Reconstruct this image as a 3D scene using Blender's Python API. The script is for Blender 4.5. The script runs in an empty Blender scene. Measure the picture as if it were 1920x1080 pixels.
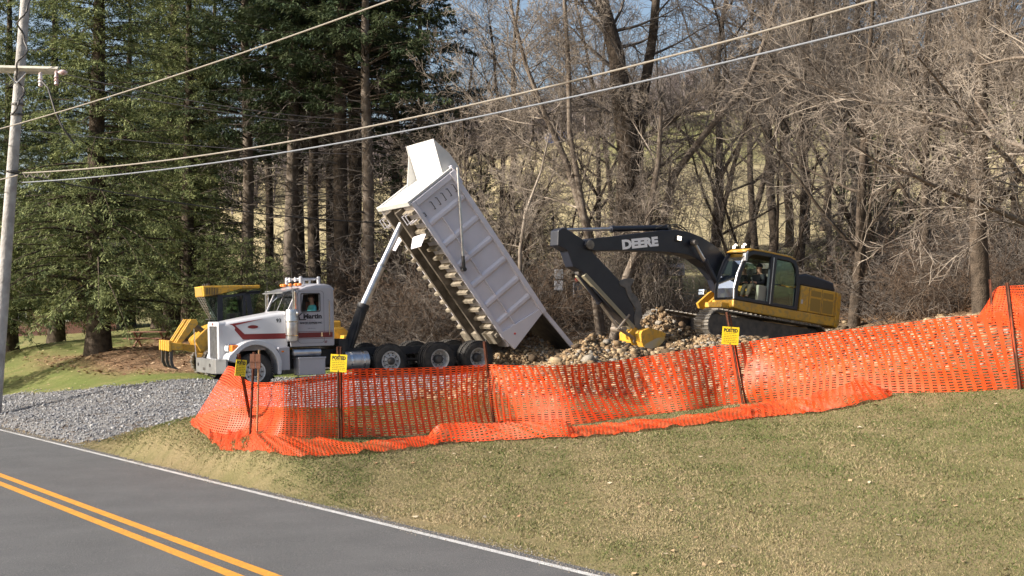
import bpy, math, random
import numpy as np
from math import radians as rad, sin, cos, pi, hypot
from mathutils import Vector, Matrix, Euler

# ---------------------------------------------------------------- camera, sky, sun
S = bpy.context.scene
FPX, CH = 2400.0, 2.75            # focal length in px of a 1920 wide frame, camera height
cam = bpy.data.cameras.new("camera"); camo = bpy.data.objects.new("camera", cam)
S.collection.objects.link(camo); S.camera = camo
camo.location = (0, 0, CH); camo.rotation_euler = (rad(90), 0, 0)
cam.sensor_width = 36.0; cam.lens = 36.0*FPX/1920
cam.shift_y = 60/1920.0
cam.clip_start = 0.1; cam.clip_end = 2000
S.render.resolution_x = 1024; S.render.resolution_y = 576
SUN_EL = 27.0; SUN_AZ = (-0.95, -0.31)
w = bpy.data.worlds.new("World"); S.world = w; w.use_nodes = True
nt = w.node_tree; nt.nodes.clear()
sky = nt.nodes.new('ShaderNodeTexSky'); sky.sky_type = 'NISHITA'; sky.sun_disc = False
sky.sun_elevation = rad(SUN_EL); sky.sun_rotation = math.atan2(SUN_AZ[0], SUN_AZ[1]) % (2*pi)
sky.air_density = 1.0; sky.dust_density = 4.0; sky.ozone_density = 1.0
bg = nt.nodes.new('ShaderNodeBackground'); bg.inputs[1].default_value = 0.12
wo = nt.nodes.new('ShaderNodeOutputWorld')
nt.links.new(sky.outputs[0], bg.inputs[0]); nt.links.new(bg.outputs[0], wo.inputs[0])
sl = bpy.data.lights.new("sun", 'SUN'); sl.energy = 5.0; sl.angle = rad(0.6); sl.color = (1.0, 0.92, 0.82)
so = bpy.data.objects.new("sun", sl); S.collection.objects.link(so)
_n = hypot(*SUN_AZ); _d = Vector((SUN_AZ[0]/_n*cos(rad(SUN_EL)), SUN_AZ[1]/_n*cos(rad(SUN_EL)), sin(rad(SUN_EL))))
so.rotation_euler = _d.to_track_quat('Z', 'Y').to_euler()
S.view_settings.view_transform = 'Standard'; S.view_settings.look = 'None'
S.view_settings.exposure = 0.80; S.view_settings.gamma = 1.0

# ---------------------------------------------------------------- helpers
COL = S.collection
RNG = np.random.default_rng(7); random.seed(11)

def ray(px, py): return np.array([(px-960)/FPX, 1.0, -(py-600)/FPX])
def W(px, py, d): return np.array([0, 0, CH]) + ray(px, py)*d

def tag(o, label=None, cat=None, group=None, kind=None):
    if label: o['label'] = label
    if cat: o['category'] = cat
    if group: o['group'] = group
    if kind: o['kind'] = kind
    return o
def empty(name, loc, rot=(0, 0, 0)):
    o = bpy.data.objects.new(name, None); COL.objects.link(o)
    o.location = tuple(loc); o.rotation_euler = rot; o.empty_display_size = 0.2
    return o
def link(name, me, mat=None, parent=None):
    o = bpy.data.objects.new(name, me); COL.objects.link(o)
    if mat:
        for m in (mat if isinstance(mat, (list, tuple)) else [mat]): me.materials.append(m)
    if parent: o.parent = parent
    return o
def np_mesh(name, V, Fc, smooth=False, mi=None):
    V = np.asarray(V, dtype=np.float32).reshape(-1, 3); Fc = np.asarray(Fc, dtype=np.int32)
    me = bpy.data.meshes.new(name); n, k = Fc.shape
    me.vertices.add(len(V)); me.vertices.foreach_set('co', V.ravel())
    me.loops.add(n*k); me.loops.foreach_set('vertex_index', Fc.ravel())
    me.polygons.add(n); me.polygons.foreach_set('loop_start', np.arange(0, n*k, k, dtype=np.int32))
    me.polygons.foreach_set('loop_total', np.full(n, k, dtype=np.int32))
    if smooth: me.polygons.foreach_set('use_smooth', np.ones(n, dtype=bool))
    if mi is not None: me.polygons.foreach_set('material_index', np.asarray(mi, dtype=np.int32))
    me.update(calc_edges=True); me.validate()
    return me

def ln(nt, a, b): nt.links.new(a, b)
def mat(name, c, rough=0.6, metal=0.0, c2=None, scale=4.0, bump=0.0, bscale=None, spec=0.5, coat=0.0, detail=6, contrast=(0.35, 0.65), c3=None, s3=30, transl=0, emit=None):
    m = bpy.data.materials.new(name); m.use_nodes = True; nt = m.node_tree
    b = nt.nodes['Principled BSDF']; b.inputs['Roughness'].default_value = rough
    b.inputs['Metallic'].default_value = metal; b.inputs['Base Color'].default_value = (*c, 1)
    b.inputs['Specular IOR Level'].default_value = spec
    if coat: b.inputs['Coat Weight'].default_value = coat; b.inputs['Coat Roughness'].default_value = 0.1
    tc = nt.nodes.new('ShaderNodeTexCoord')
    if c2:
        n = nt.nodes.new('ShaderNodeTexNoise'); n.inputs['Scale'].default_value = scale; n.inputs['Detail'].default_value = detail
        ln(nt, tc.outputs['Object'], n.inputs['Vector'])
        r = nt.nodes.new('ShaderNodeMapRange'); r.inputs[1].default_value = contrast[0]; r.inputs[2].default_value = contrast[1]
        ln(nt, n.outputs['Fac'], r.inputs[0])
        x = nt.nodes.new('ShaderNodeMix'); x.data_type = 'RGBA'
        x.inputs[6].default_value = (*c, 1); x.inputs[7].default_value = (*c2, 1)
        ln(nt, r.outputs[0], x.inputs[0]); out = x.outputs[2]
        if c3:
            n2 = nt.nodes.new('ShaderNodeTexNoise'); n2.inputs['Scale'].default_value = s3; n2.inputs['Detail'].default_value = 4
            ln(nt, tc.outputs['Object'], n2.inputs['Vector'])
            r2 = nt.nodes.new('ShaderNodeMapRange'); r2.inputs[1].default_value = 0.5; r2.inputs[2].default_value = 0.62
            ln(nt, n2.outputs['Fac'], r2.inputs[0])
            x2 = nt.nodes.new('ShaderNodeMix'); x2.data_type = 'RGBA'; x2.inputs[7].default_value = (*c3, 1)
            ln(nt, r2.outputs[0], x2.inputs[0]); ln(nt, out, x2.inputs[6]); out = x2.outputs[2]
        ln(nt, out, b.inputs['Base Color'])
    if bump:
        n = nt.nodes.new('ShaderNodeTexNoise'); n.inputs['Scale'].default_value = bscale or scale*4; n.inputs['Detail'].default_value = 5
        ln(nt, tc.outputs['Object'], n.inputs['Vector'])
        bp = nt.nodes.new('ShaderNodeBump'); bp.inputs['Strength'].default_value = bump; bp.inputs['Distance'].default_value = 0.05
        ln(nt, n.outputs['Fac'], bp.inputs['Height']); ln(nt, bp.outputs[0], b.inputs['Normal'])
    if transl:
        t = nt.nodes.new('ShaderNodeBsdfTranslucent'); t.inputs[0].default_value = (*c, 1)
        mx = nt.nodes.new('ShaderNodeMixShader'); mx.inputs[0].default_value = transl
        o = nt.nodes['Material Output']; ln(nt, b.outputs[0], mx.inputs[1]); ln(nt, t.outputs[0], mx.inputs[2]); ln(nt, mx.outputs[0], o.inputs[0])
        if c2: ln(nt, out, t.inputs[0])
    if emit:
        b.inputs['Emission Color'].default_value = (*emit[:3], 1); b.inputs['Emission Strength'].default_value = emit[3]
    return m
def glass(name, tint=(0.5, 0.62, 0.62), mixf=0.25):
    m = bpy.data.materials.new(name); m.use_nodes = True; nt = m.node_tree
    nt.nodes.clear(); o = nt.nodes.new('ShaderNodeOutputMaterial')
    t = nt.nodes.new('ShaderNodeBsdfTransparent'); t.inputs[0].default_value = (*tint, 1)
    g = nt.nodes.new('ShaderNodeBsdfGlossy'); g.inputs['Roughness'].default_value = 0.04; g.inputs[0].default_value = (.9, .95, 1, 1)
    f = nt.nodes.new('ShaderNodeFresnel'); f.inputs[0].default_value = 1.5
    a = nt.nodes.new('ShaderNodeMath'); a.operation = 'MULTIPLY_ADD'; a.inputs[1].default_value = .55; a.inputs[2].default_value = mixf*0.3; a.use_clamp = True
    mx = nt.nodes.new('ShaderNodeMixShader')
    ln(nt, f.outputs[0], a.inputs[0]); ln(nt, a.outputs[0], mx.inputs[0]); ln(nt, t.outputs[0], mx.inputs[1]); ln(nt, g.outputs[0], mx.inputs[2]); ln(nt, mx.outputs[0], o.inputs[0])
    return m

class MB:
    """mesh builder: collects shapes, builds ONE mesh object"""
    def __init__(s, fn=None): s.v = []; s.f = []; s.fn = fn
    def add(s, vs, fs):
        b = len(s.v)
        for p in vs: s.v.append(tuple(s.fn(*p)) if s.fn else tuple(p))
        s.f += [tuple(i+b for i in f) for f in fs]
    def box(s, x0, x1, y0, y1, z0, z1):
        s.add([(x, y, z) for x in (x0, x1) for y in (y0, y1) for z in (z0, z1)],
              [(0, 1, 3, 2), (4, 6, 7, 5), (0, 4, 5, 1), (2, 3, 7, 6), (0, 2, 6, 4), (1, 5, 7, 3)]); return s
    def prism(s, pts, y0, y1):
        """pts = [(x,z)], extruded between y0 and y1 (numbers or functions of (x,z))"""
        n = len(pts); g = lambda y, p: y(*p) if callable(y) else y
        s.add([(p[0], g(y0, p), p[1]) for p in pts]+[(p[0], g(y1, p), p[1]) for p in pts],
              [tuple(range(n)), tuple(range(2*n-1, n-1, -1))]+[(i, i+n, (i+1) % n+n, (i+1) % n) for i in range(n)]); return s
    def ring(s, outer, inner, y0, y1):
        """frame between two outlines of the same number of points (x,z)"""
        n = len(outer)
        vs = [(p[0], y, p[1]) for y in (y0, y1) for q in (outer, inner) for p in q]
        fs = []
        for i in range(n):
            j = (i+1) % n
            fs += [(i, j, n+j, n+i), (2*n+i, 3*n+i, 3*n+j, 2*n+j), (i, 2*n+i, 2*n+j, j), (n+i, n+j, 3*n+j, 3*n+i)]
        s.add(vs, fs); return s
    def tube(s, pts, r, k=8, cap=True):
        pts = [Vector(p) for p in pts]; n = len(pts)
        rr = r if isinstance(r, (list, tuple)) else [r]*n
        vs = []; prev = None
        for i, p in enumerate(pts):
            a = pts[min(i+1, n-1)]-pts[max(i-1, 0)]
            if a.length < 1e-9: a = prev or Vector((0, 0, 1))
            a = a.normalized(); prev = a
            u = a.cross(Vector((0, 0, 1)) if abs(a.z) < .9 else Vector((1, 0, 0))).normalized(); v = a.cross(u)
            for j in range(k):
                t = 2*pi*j/k; vs.append(tuple(p+(u*cos(t)+v*sin(t))*rr[i]))
        fs = [(i*k+j, i*k+(j+1) % k, (i+1)*k+(j+1) % k, (i+1)*k+j) for i in range(n-1) for j in range(k)]
        if cap: fs += [tuple(range(k-1, -1, -1)), tuple(range((n-1)*k, n*k))]
        s.add(vs, fs); return s
    def lathe(s, c, prof, axis='y', k=28, caps=(True, True)):
        """prof = [(offset along axis, radius)]"""
        vs = []
        for a, r in prof:
            for j in range(k):
                t = 2*pi*j/k; x, z = cos(t)*r, sin(t)*r
                vs.append({'y': (c[0]+x, c[1]+a, c[2]+z), 'x': (c[0]+a, c[1]+x, c[2]+z), 'z': (c[0]+x, c[1]+z, c[2]+a)}[axis])
        n = len(prof)
        fs = [(i*k+j, i*k+(j+1) % k, (i+1)*k+(j+1) % k, (i+1)*k+j) for i in range(n-1) for j in range(k)]
        if caps[0]: fs.append(tuple(range(k-1, -1, -1)))
        if caps[1]: fs.append(tuple(range((n-1)*k, n*k)))
        s.add(vs, fs); return s
    def ball(s, c, r, k=10, sc=(1, 1, 1)):
        prof = [(-cos(pi*i/k)*r, max(sin(pi*i/k)*r, 1e-4)) for i in range(k+1)]
        b = MB(); b.lathe((0, 0, 0), prof, 'z', k+2)
        s.add([(c[0]+p[0]*sc[0], c[1]+p[1]*sc[1], c[2]+p[2]*sc[2]) for p in b.v], b.f); return s
    def build(s, name, m, parent=None, bevel=0, smooth=False, seg=2):
        me = bpy.data.meshes.new(name); me.from_pydata(s.v, [], s.f); me.update()
        o = link(name, me, m, parent)
        if smooth:
            me.polygons.foreach_set('use_smooth', np.ones(len(me.polygons), dtype=bool))
            if hasattr(me, 'set_sharp_from_angle'): me.set_sharp_from_angle(angle=rad(38))
        if bevel:
            md = o.modifiers.new('bevel', 'BEVEL'); md.width = bevel; md.segments = seg; md.limit_method = 'ANGLE'; md.angle_limit = rad(35)
        return o

def text(name, body, size, m, parent, origin, right, up, extrude=0.002, bold=0.0, sx=1.0, align='CENTER'):
    cu = bpy.data.curves.new(name, 'FONT'); cu.body = body; cu.size = size; cu.extrude = extrude; cu.offset = bold
    cu.align_x = align; cu.align_y = 'CENTER'; cu.resolution_u = 3
    to = bpy.data.objects.new(name+'_tmp', cu); COL.objects.link(to)
    dg = bpy.context.evaluated_depsgraph_get(); me = bpy.data.meshes.new_from_object(to.evaluated_get(dg))
    bpy.data.objects.remove(to)
    R, U = Vector(right).normalized(), Vector(up).normalized(); N = R.cross(U)
    M = Matrix(((R.x*sx, U.x, N.x, origin[0]), (R.y*sx, U.y, N.y, origin[1]), (R.z*sx, U.z, N.z, origin[2]), (0, 0, 0, 1)))
    me.transform(M); me.materials.clear()
    return link(name, me, m, parent)

class Frame:
    def __init__(s, O, yaw, pitch=0):
        c, n = cos(yaw), sin(yaw); Rz = np.array([[c, -n, 0], [n, c, 0], [0, 0, 1]])
        c, n = cos(pitch), sin(pitch); Ry = np.array([[c, 0, n], [0, 1, 0], [-n, 0, c]])
        s.R = Rz@Ry; s.O = np.array(O, float); s.rot = (0, pitch, yaw)
    def at(s, px, py, y=0):
        r = s.R.T@ray(px, py); o = s.R.T@(np.array([0, 0, CH])-s.O)
        p = o+r*((y-o[1])/r[1]); return (float(p[0]), float(p[2]))
    def w(s, p): return s.R@np.array(p, float)+s.O

TRK = Frame((-2.21, 41.05, CH-1.80), rad(209), rad(1.2))
EXC = Frame((8.2, 41.0, CH-1.03), rad(213), rad(-7))
DOZ = Frame(W(425, 708, 43.9), rad(23), 0)

# ---------------------------------------------------------------- terrain
UX, UY = -0.564, 0.8256                       # road direction
def road_pt(t, s=0):                           # t along, s across towards the lawn from its white edge line
    return np.array([0.243+UX*t+UY*s, 14.6+UY*t-UX*s, -0.0134*t])
def road_s(x, y): return x*UY+y*0.564-8.43     # >0 on the lawn side
CP = []
def cp(px, py, d): CP.append(W(px, py, d))
for t in (-22, -14, -8, -3, 2, 7, 12, 17, 22, 28, 36, 50, 70): CP.append(road_pt(t)); CP.append(road_pt(t, -9))
for a in [(470, 815, 23.4), (635, 822, 23.4), (780, 812, 24.4), (925, 790, 25.2), (1160, 780, 24.8), (1395, 765, 24), (1660, 742, 22), (1910, 730, 20.4), (2400, 700, 18), (3300, 720, 13),
          (360, 795, 26.6), (260, 808, 28.5), (420, 770, 29), (640, 768, 30), (800, 752, 32),
          (480, 732, 36.4), (387, 724, 39), (560, 722, 37.5),
          (425, 708, 43.9), (560, 690, 45), (320, 705, 43.5),
          (700, 660, 49), (850, 640, 50), (700, 600, 58), (850, 590, 60), (560, 630, 58),
          (0, 738, 50), (-400, 745, 55), (180, 724, 44.5), (182, 660, 52), (60, 650, 60), (322, 622, 65), (300, 655, 56), (0, 600, 90), (200, 592, 100), (400, 587, 100), (-500, 600, 90),
          (1000, 762, 26.8), (1250, 752, 26.4), (1500, 735, 24.6), (1750, 716, 22), 
          (1080, 695, 32), (1250, 678, 32), (1400, 662, 31), (1215, 667, 37.5), (1180, 670, 37), (1140, 676, 36.5), (1600, 628, 29), (1835, 603, 25), (1835, 603, 28), (2000, 590, 24),(1700, 616, 28.5),
          (1600, 590, 48), (1900, 560, 40), (1900, 540, 50), (1250, 560, 60), (1450, 560, 60), (1250, 500, 75), (1000, 575, 60), (1000, 540, 70),
          (1000, 310, 120), (1300, 310, 118), (1600, 320, 118), (1900, 320, 115), (500, 440, 112), (500, 300, 140), (200, 480, 130), (-200, 500, 130), (800, 370, 118)]: cp(*a)
for x, z in ((-20, 16), (0, 21), (15, 24), (30, 26), (60, 28)): CP.append((x, 136, z+CH-2.75)); CP.append((x*1.3, 190, z+1)); CP.append((x*2, 300, z-1))
CP += [(-60, 180, 12), (-120, 200, 10), (-60, 110, 5), (-60, 60, 0), (-120, 120, 6), (-300, 400, 12), (0, 450, 20), (300, 400, 26), (120, 140, 24), (60, 60, 8), (120, 60, 14), (40, 30, 3), (90, 10, 5), (-60, 20, -1), (-150, 40, -1), (20, 6, -.0), (30, -10, 1)]
for s_, z_ in ((.66, 0), ((-.7), 0), (2.29, 0)):
    for y_ in (1.0, -1.0): CP.append(TRK.w((s_, y_, 0.06)))
for y_ in (1, -1): CP.append(TRK.w((6.55, y_, -0.10)))
for x_ in (3.2, 1.2, -0.8):
    for y_ in (1.2, -1.2): CP.append(EXC.w((x_, y_, 0.06)))
CP = np.array(CP, float)
def _phi(r2): return np.sqrt(r2+4.0)
def _fit():
    A = _phi(((CP[:, None, :2]-CP[None, :, :2])**2).sum(-1)); A[np.diag_indices(len(CP))] -= 0.06
    n = len(CP); P = np.c_[np.ones(n), CP[:, :2]]
    K = np.block([[A, P], [P.T, np.zeros((3, 3))]])
    return np.linalg.lstsq(K, np.r_[CP[:, 2], 0, 0, 0], rcond=None)[0]
_cf = _fit()
def gz0(x, y):
    x = np.asarray(x, float).ravel(); y = np.asarray(y, float).ravel(); out = np.empty(len(x))
    for i in range(0, len(x), 20000):
        xx, yy = x[i:i+20000], y[i:i+20000]
        out[i:i+20000] = _phi((xx[:, None]-CP[None, :, 0])**2+(yy[:, None]-CP[None, :, 1])**2)@_cf[:len(CP)]+_cf[-3]+_cf[-2]*xx+_cf[-1]*yy
    return out
def gz(x, y):
    sh = np.shape(x); x = np.asarray(x, float).ravel(); y = np.asarray(y, float).ravel()
    z = gz0(x, y)
    s = road_s(x, y); t = (x-0.243)*UX+(y-14.6)*UY; rz = -0.0134*t
    k = np.clip((s-0.10)/0.9, 0, 1); k = k*k*(3-2*k); on = s < 1.1
    z = np.where(on, (rz-0.05)*(1-k)+z*k, z)
    near = (y < 60)
    z = z+np.where(near & (s > .6), 0.025*np.sin(x*1.9+y*.7)*np.sin(y*1.3-x*.4)+0.012*np.sin(x*5.1+1)*np.sin(y*4.3), 0)
    return z.reshape(sh) if sh else float(z[0])
def hit(px, py, dmin=5.0, dmax=260.0):
    t = np.concatenate([np.arange(dmin, 70, 0.1), np.arange(70, dmax, 0.5)]); r = ray(px, py)
    P = r[None]*t[:, None]; P[:, 2] += CH
    g = gz(P[:, 0], P[:, 1]); b = np.nonzero(P[:, 2] <= g)[0]
    if len(b) == 0: return P[-1]
    i = b[0]
    if i == 0: return P[0]
    a0 = P[i-1, 2]-g[i-1]; a1 = g[i]-P[i, 2]; f = a0/(a0+a1+1e-9)
    return P[i-1]*(1-f)+P[i]*f
def onground(px, d): x = (px-960)/FPX*d; return np.array([x, d, gz(x, d)])
def inpoly(x, y, poly):
    x = np.asarray(x); y = np.asarray(y); c = np.zeros(x.shape, bool); n = len(poly)
    for i in range(n):
        x0, y0 = poly[i][:2]; x1, y1 = poly[(i+1) % n][:2]
        c ^= ((y0 > y) != (y1 > y)) & (x < (x1-x0)*(y-y0)/((y1-y0) or 1e-9)+x0)
    return c
def pdist(x, y, poly):
    d = np.full(np.shape(x), 1e9); n = len(poly)
    for i in range(n):
        a = np.array(poly[i][:2]); b = np.array(poly[(i+1) % n][:2]); ab = b-a
        t = np.clip(((x-a[0])*ab[0]+(y-a[1])*ab[1])/(ab@ab+1e-9), 0, 1)
        d = np.minimum(d, np.hypot(x-a[0]-ab[0]*t, y-a[1]-ab[1]*t))
    return d
def sdist(x, y, poly): return np.where(inpoly(x, y, poly), 1, -1)*pdist(x, y, poly)
def vnoise(x, y, s, seed=0):
    x = np.asarray(x)/s; y = np.asarray(y)/s; xi = np.floor(x).astype(np.int64); yi = np.floor(y).astype(np.int64); fx = x-xi; fy = y-yi
    h = lambda a, b: (((a*374761393+b*668265263+seed*982451653) & 0x7fffffff)*1274126177 & 0x7fffffff)/0x7fffffff
    fx = fx*fx*(3-2*fx); fy = fy*fy*(3-2*fy)
    return (h(xi, yi)*(1-fx)+h(xi+1, yi)*fx)*(1-fy)+(h(xi, yi+1)*(1-fx)+h(xi+1, yi+1)*fx)*fy
# zones in plan
DRIVE = [road_pt(43, .12), road_pt(30, .12), road_pt(20.3, .12)]+[hit(*p) for p in ((205, 823), (262, 803), (330, 790), (385, 776))]+[onground(560, 29), onground(800, 33), onground(900, 36), onground(930, 40), onground(800, 43), onground(560, 41.5)]+[hit(*p) for p in ((420, 712), (330, 713), (250, 722), (120, 733), (-60, 742))]
DRIVE = [tuple(p[:2]) for p in DRIVE]
FILL = [tuple(p[:2]) for p in (onground(760, 33.5), onground(930, 29.5), onground(1060, 27.6), onground(1250, 27), onground(1500, 25.2), onground(1750, 22.8), onground(1990, 21.8), onground(2150, 25), onground(1900, 34), onground(1640, 40), onground(1600, 46), onground(1200, 47), onground(960, 46), onground(900, 41))]
LITTER1 = [tuple(p[:2]) for p in (hit(60, 668), hit(150, 690), hit(300, 700), hit(420, 698), onground(480, 52), onground(420, 62), onground(320, 62), onground(200, 56), onground(120, 55))]
LITTER2 = [tuple(p[:2]) for p in (onground(430, 52), onground(640, 46), onground(1000, 47), onground(1300, 47.5), onground(1650, 42), onground(1950, 33), onground(2500, 30), onground(2400, 62), onground(1700, 66), onground(1450, 58), onground(1200, 60), onground(1000, 72), onground(440, 80))]
MEADOW_Y = 70

def axis(segs):
    o = []
    for a, b, st in segs: o += list(np.arange(a, b, st))
    return np.array(o+[segs[-1][1]])
GX = axis([(-400, -120, 28), (-120, -50, 5), (-50, -26, 1.2), (-26, 22, 0.3), (22, 50, 1.5), (50, 120, 6), (120, 400, 28)])
GY = axis([(-30, 4, 2), (4, 50, 0.3), (50, 75, 0.8), (75, 150, 2.5), (150, 250, 8), (250, 520, 30)])
XX, YY = np.meshgrid(GX, GY); ZZ = gz(XX, YY)
_sf = np.clip(sdist(XX, YY, FILL)/1.0, 0, 1)
ZZ = ZZ+_sf*(vnoise(XX, YY, .9, 3)-.5)*.22*np.clip((38-YY)/6, .25, 1)
def gz_f(x, y):   # ground incl. fill lumps
    return gz(x, y)+np.clip(sdist(x, y, FILL)/1.0, 0, 1)*(vnoise(x, y, .9, 3)-.5)*.22*np.clip((38-y)/6, .25, 1)
ny, nx = XX.shape; idx = np.arange(nx*ny).reshape(ny, nx)
Q = np.stack([idx[:-1, :-1], idx[:-1, 1:], idx[1:, 1:], idx[1:, :-1]], -1).reshape(-1, 4)
gme = np_mesh('ground', np.stack([XX, YY, ZZ], -1), Q, smooth=True)
def soft(sd, wd): return np.clip(0.5+sd/wd, 0, 1)
jx = (vnoise(XX, YY, .8, 5)-.5)*1.0
lit = np.maximum(soft(sdist(XX, YY, LITTER1)+jx, 1.6), soft(sdist(XX, YY, LITTER2)+jx, 2.0))
fil = soft(sdist(XX, YY, FILL)+jx*.6, .6)
drv = soft(sdist(XX, YY, DRIVE)+jx*.3, .3)
grn = np.clip(((YY > 38) & (XX < -4))*1.0*soft(38-pdist(XX, YY, [(-26, 60), (-16, 62)]), 20), 0, 1)*(.55+.6*(vnoise(XX, YY, 5, 9)-.2))
grn = np.maximum(grn, np.clip((vnoise(XX, YY, 3.3, 21)*.6+vnoise(XX, YY, .9, 22)*.4-.42)*2.4, 0, 1)*.14*(YY < 33))
grn = np.maximum(grn, ((YY > 118) & (YY < 137))*np.clip(.8*vnoise(XX, YY, 9, 4)+.3, 0, 1)*.45*(XX > 8))
grn = np.maximum(grn, ((YY > 62) & (YY < 78) & (XX > 6))*.45*np.clip(vnoise(XX, YY, 5, 8)+.25, 0, 1))
tanm = np.clip((YY-64)/8, 0, 1)*(1-np.clip(grn, 0, 1))
ca = gme.color_attributes.new('zone', 'FLOAT_COLOR', 'POINT')
ca.data.foreach_set('color', np.stack([lit, grn, np.maximum(fil, drv*.8), np.ones_like(lit)*0+tanm], -1).astype(np.float32).ravel())

def ground_mat():
    m = bpy.data.materials.new('ground_cover'); m.use_nodes = True; nt = m.node_tree; b = nt.nodes['Principled BSDF']
    b.inputs['Roughness'].default_value = 0.95; b.inputs['Specular IOR Level'].default_value = 0.15
    tc = nt.nodes.new('ShaderNodeTexCoord'); at = nt.nodes.new('ShaderNodeAttribute'); at.attribute_name = 'zone'
    sp = nt.nodes.new('ShaderNodeSeparateColor'); ln(nt, at.outputs['Color'], sp.inputs[0])
    def noise(sc, lo, hi, det=5):
        n = nt.nodes.new('ShaderNodeTexNoise'); n.inputs['Scale'].default_value = sc; n.inputs['Detail'].default_value = det; n.inputs['Roughness'].default_value = .65
        ln(nt, tc.outputs['Object'], n.inputs['Vector'])
        r = nt.nodes.new('ShaderNodeMapRange'); r.inputs[1].default_value = lo; r.inputs[2].default_value = hi; ln(nt, n.outputs[0], r.inputs[0]); return r.outputs[0]
    def mix(f, a, c):
        x = nt.nodes.new('ShaderNodeMix'); x.data_type = 'RGBA'
        for v, i in ((f, 0), (a, 6), (c, 7)):
            if isinstance(v, tuple): x.inputs[i].default_value = (*v, 1)
            else: ln(nt, v, x.inputs[i])
        return x.outputs[2]
    dry = mix(noise(22, .35, .65), (.18, .145, .075), (.26, .21, .12)); dry = mix(noise(1.3, .42, .62), dry, (.165, .145, .07))
    gr = mix(noise(16, .35, .65), (.075, .125, .024), (.16, .215, .05)); gr = mix(noise(.8, .45, .65), gr, (.22, .215, .08))
    li = mix(noise(9, .4, .6), (.095, .055, .032), (.27, .165, .095)); li = mix(noise(45, .5, .6), li, (.33, .23, .14))
    fi = mix(noise(7, .4, .6), (.10, .075, .05), (.24, .185, .12))
    dry = mix(at.outputs['Alpha'], dry, mix(noise(1.6, .38, .62, 8), (.40, .335, .20), (.24, .21, .12))); c = mix(sp.outputs[1], dry, gr); c = mix(sp.outputs[0], c, li); c = mix(sp.outputs[2], c, fi)
    ln(nt, c, b.inputs['Base Color'])
    n = nt.nodes.new('ShaderNodeTexNoise'); n.inputs['Scale'].default_value = 26; n.inputs['Detail'].default_value = 6; n.inputs['Roughness'].default_value = .7
    ln(nt, tc.outputs['Object'], n.inputs['Vector'])
    bp = nt.nodes.new('ShaderNodeBump'); bp.inputs['Strength'].default_value = .8; bp.inputs['Distance'].default_value = .06
    ln(nt, n.outputs[0], bp.inputs['Height']); ln(nt, bp.outputs[0], b.inputs['Normal'])
    return m
go = link('ground', gme, ground_mat()); tag(go, kind='structure')

# road with its worn asphalt, lines as thin sheets on top
def asphalt():
    m = mat('asphalt', (.074, .077, .080), .85, c2=(.098, .100, .103), scale=.9, bump=.45, bscale=120, spec=.3, c3=(.17, .165, .16), s3=90)
    return m
def strip(name, s0, s1, t0, t1, dz, m, n=60, th=0.0, wob=0.0):
    V = []; 
    for i in range(n+1):
        t = t0+(t1-t0)*i/n
        for s in (s0+wob*sin(t*2.1)*.5+wob*sin(t*7.7)*.3, s1):
            p = road_pt(t, s); V.append((p[0], p[1], p[2]+dz))
    F_ = [(2*i, 2*i+1, 2*i+3, 2*i+2) for i in range(n)]
    o = link(name, np_mesh(name, V, F_), m); tag(o, kind='structure'); return o
strip('road', -6.1, 0.22, -40, 90, 0.0, asphalt(), 200)
white = mat('white_road_paint', (.62, .62, .60), .7, c2=(.45, .45, .44), scale=9, c3=(.2, .2, .2), s3=60)
yel = mat('yellow_road_paint', (.74, .33, .02), .7, c2=(.60, .26, .02), scale=6, c3=(.25, .16, .05), s3=70)
strip('white_edge_line', -0.05, 0.06, -40, 90, .005, white, 200)
strip('yellow_center_line', -2.86, -2.70, -40, 90, .005, yel, 200)
strip('yellow_center_line', -3.19, -3.03, -40, 90, .005, yel, 200)

# grit and broken crumbs along the asphalt edge
_n = 9000; _t = RNG.uniform(-9, 40, _n); _s = .16+RNG.normal(0, .10, _n)+.10*np.sin(_t*1.7)
ROADGRIT = np.array([road_pt(t, s_) for t, s_ in zip(_t, _s)])
# gravel driveway sheet
gx = np.arange(-34, 0, .25); gy = np.arange(24, 62, .25)
AX, AY = np.meshgrid(gx, gy); ins = inpoly(AX, AY, DRIVE)
_de = np.clip(sdist(AX, AY, DRIVE)/.7, 0, 1)
AZ = gz(AX, AY)-.03+_de*(.05+.05*vnoise(AX, AY, .5, 2))
ay, ax = AX.shape; ii = np.arange(ax*ay).reshape(ay, ax)
ok = ins[:-1, :-1] & ins[:-1, 1:] & ins[1:, 1:] & ins[1:, :-1]
DQ = np.stack([ii[:-1, :-1], ii[:-1, 1:], ii[1:, 1:], ii[1:, :-1]], -1)[ok]
used = np.unique(DQ); rem = np.full(ax*ay, -1); rem[used] = np.arange(len(used))
m_grav = mat('crushed_stone_dust', (.14, .14, .14), .95, c2=(.24, .24, .24), scale=30, bump=1, bscale=40, c3=(.09, .07, .055), s3=5)  # dark patches: brownish dirt tracks, also painted in for tree shadow
o = link('gravel_driveway', np_mesh('gravel_driveway', np.stack([AX, AY, AZ], -1).reshape(-1, 3)[used], rem[DQ], True), m_grav); tag(o, kind='structure')

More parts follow.
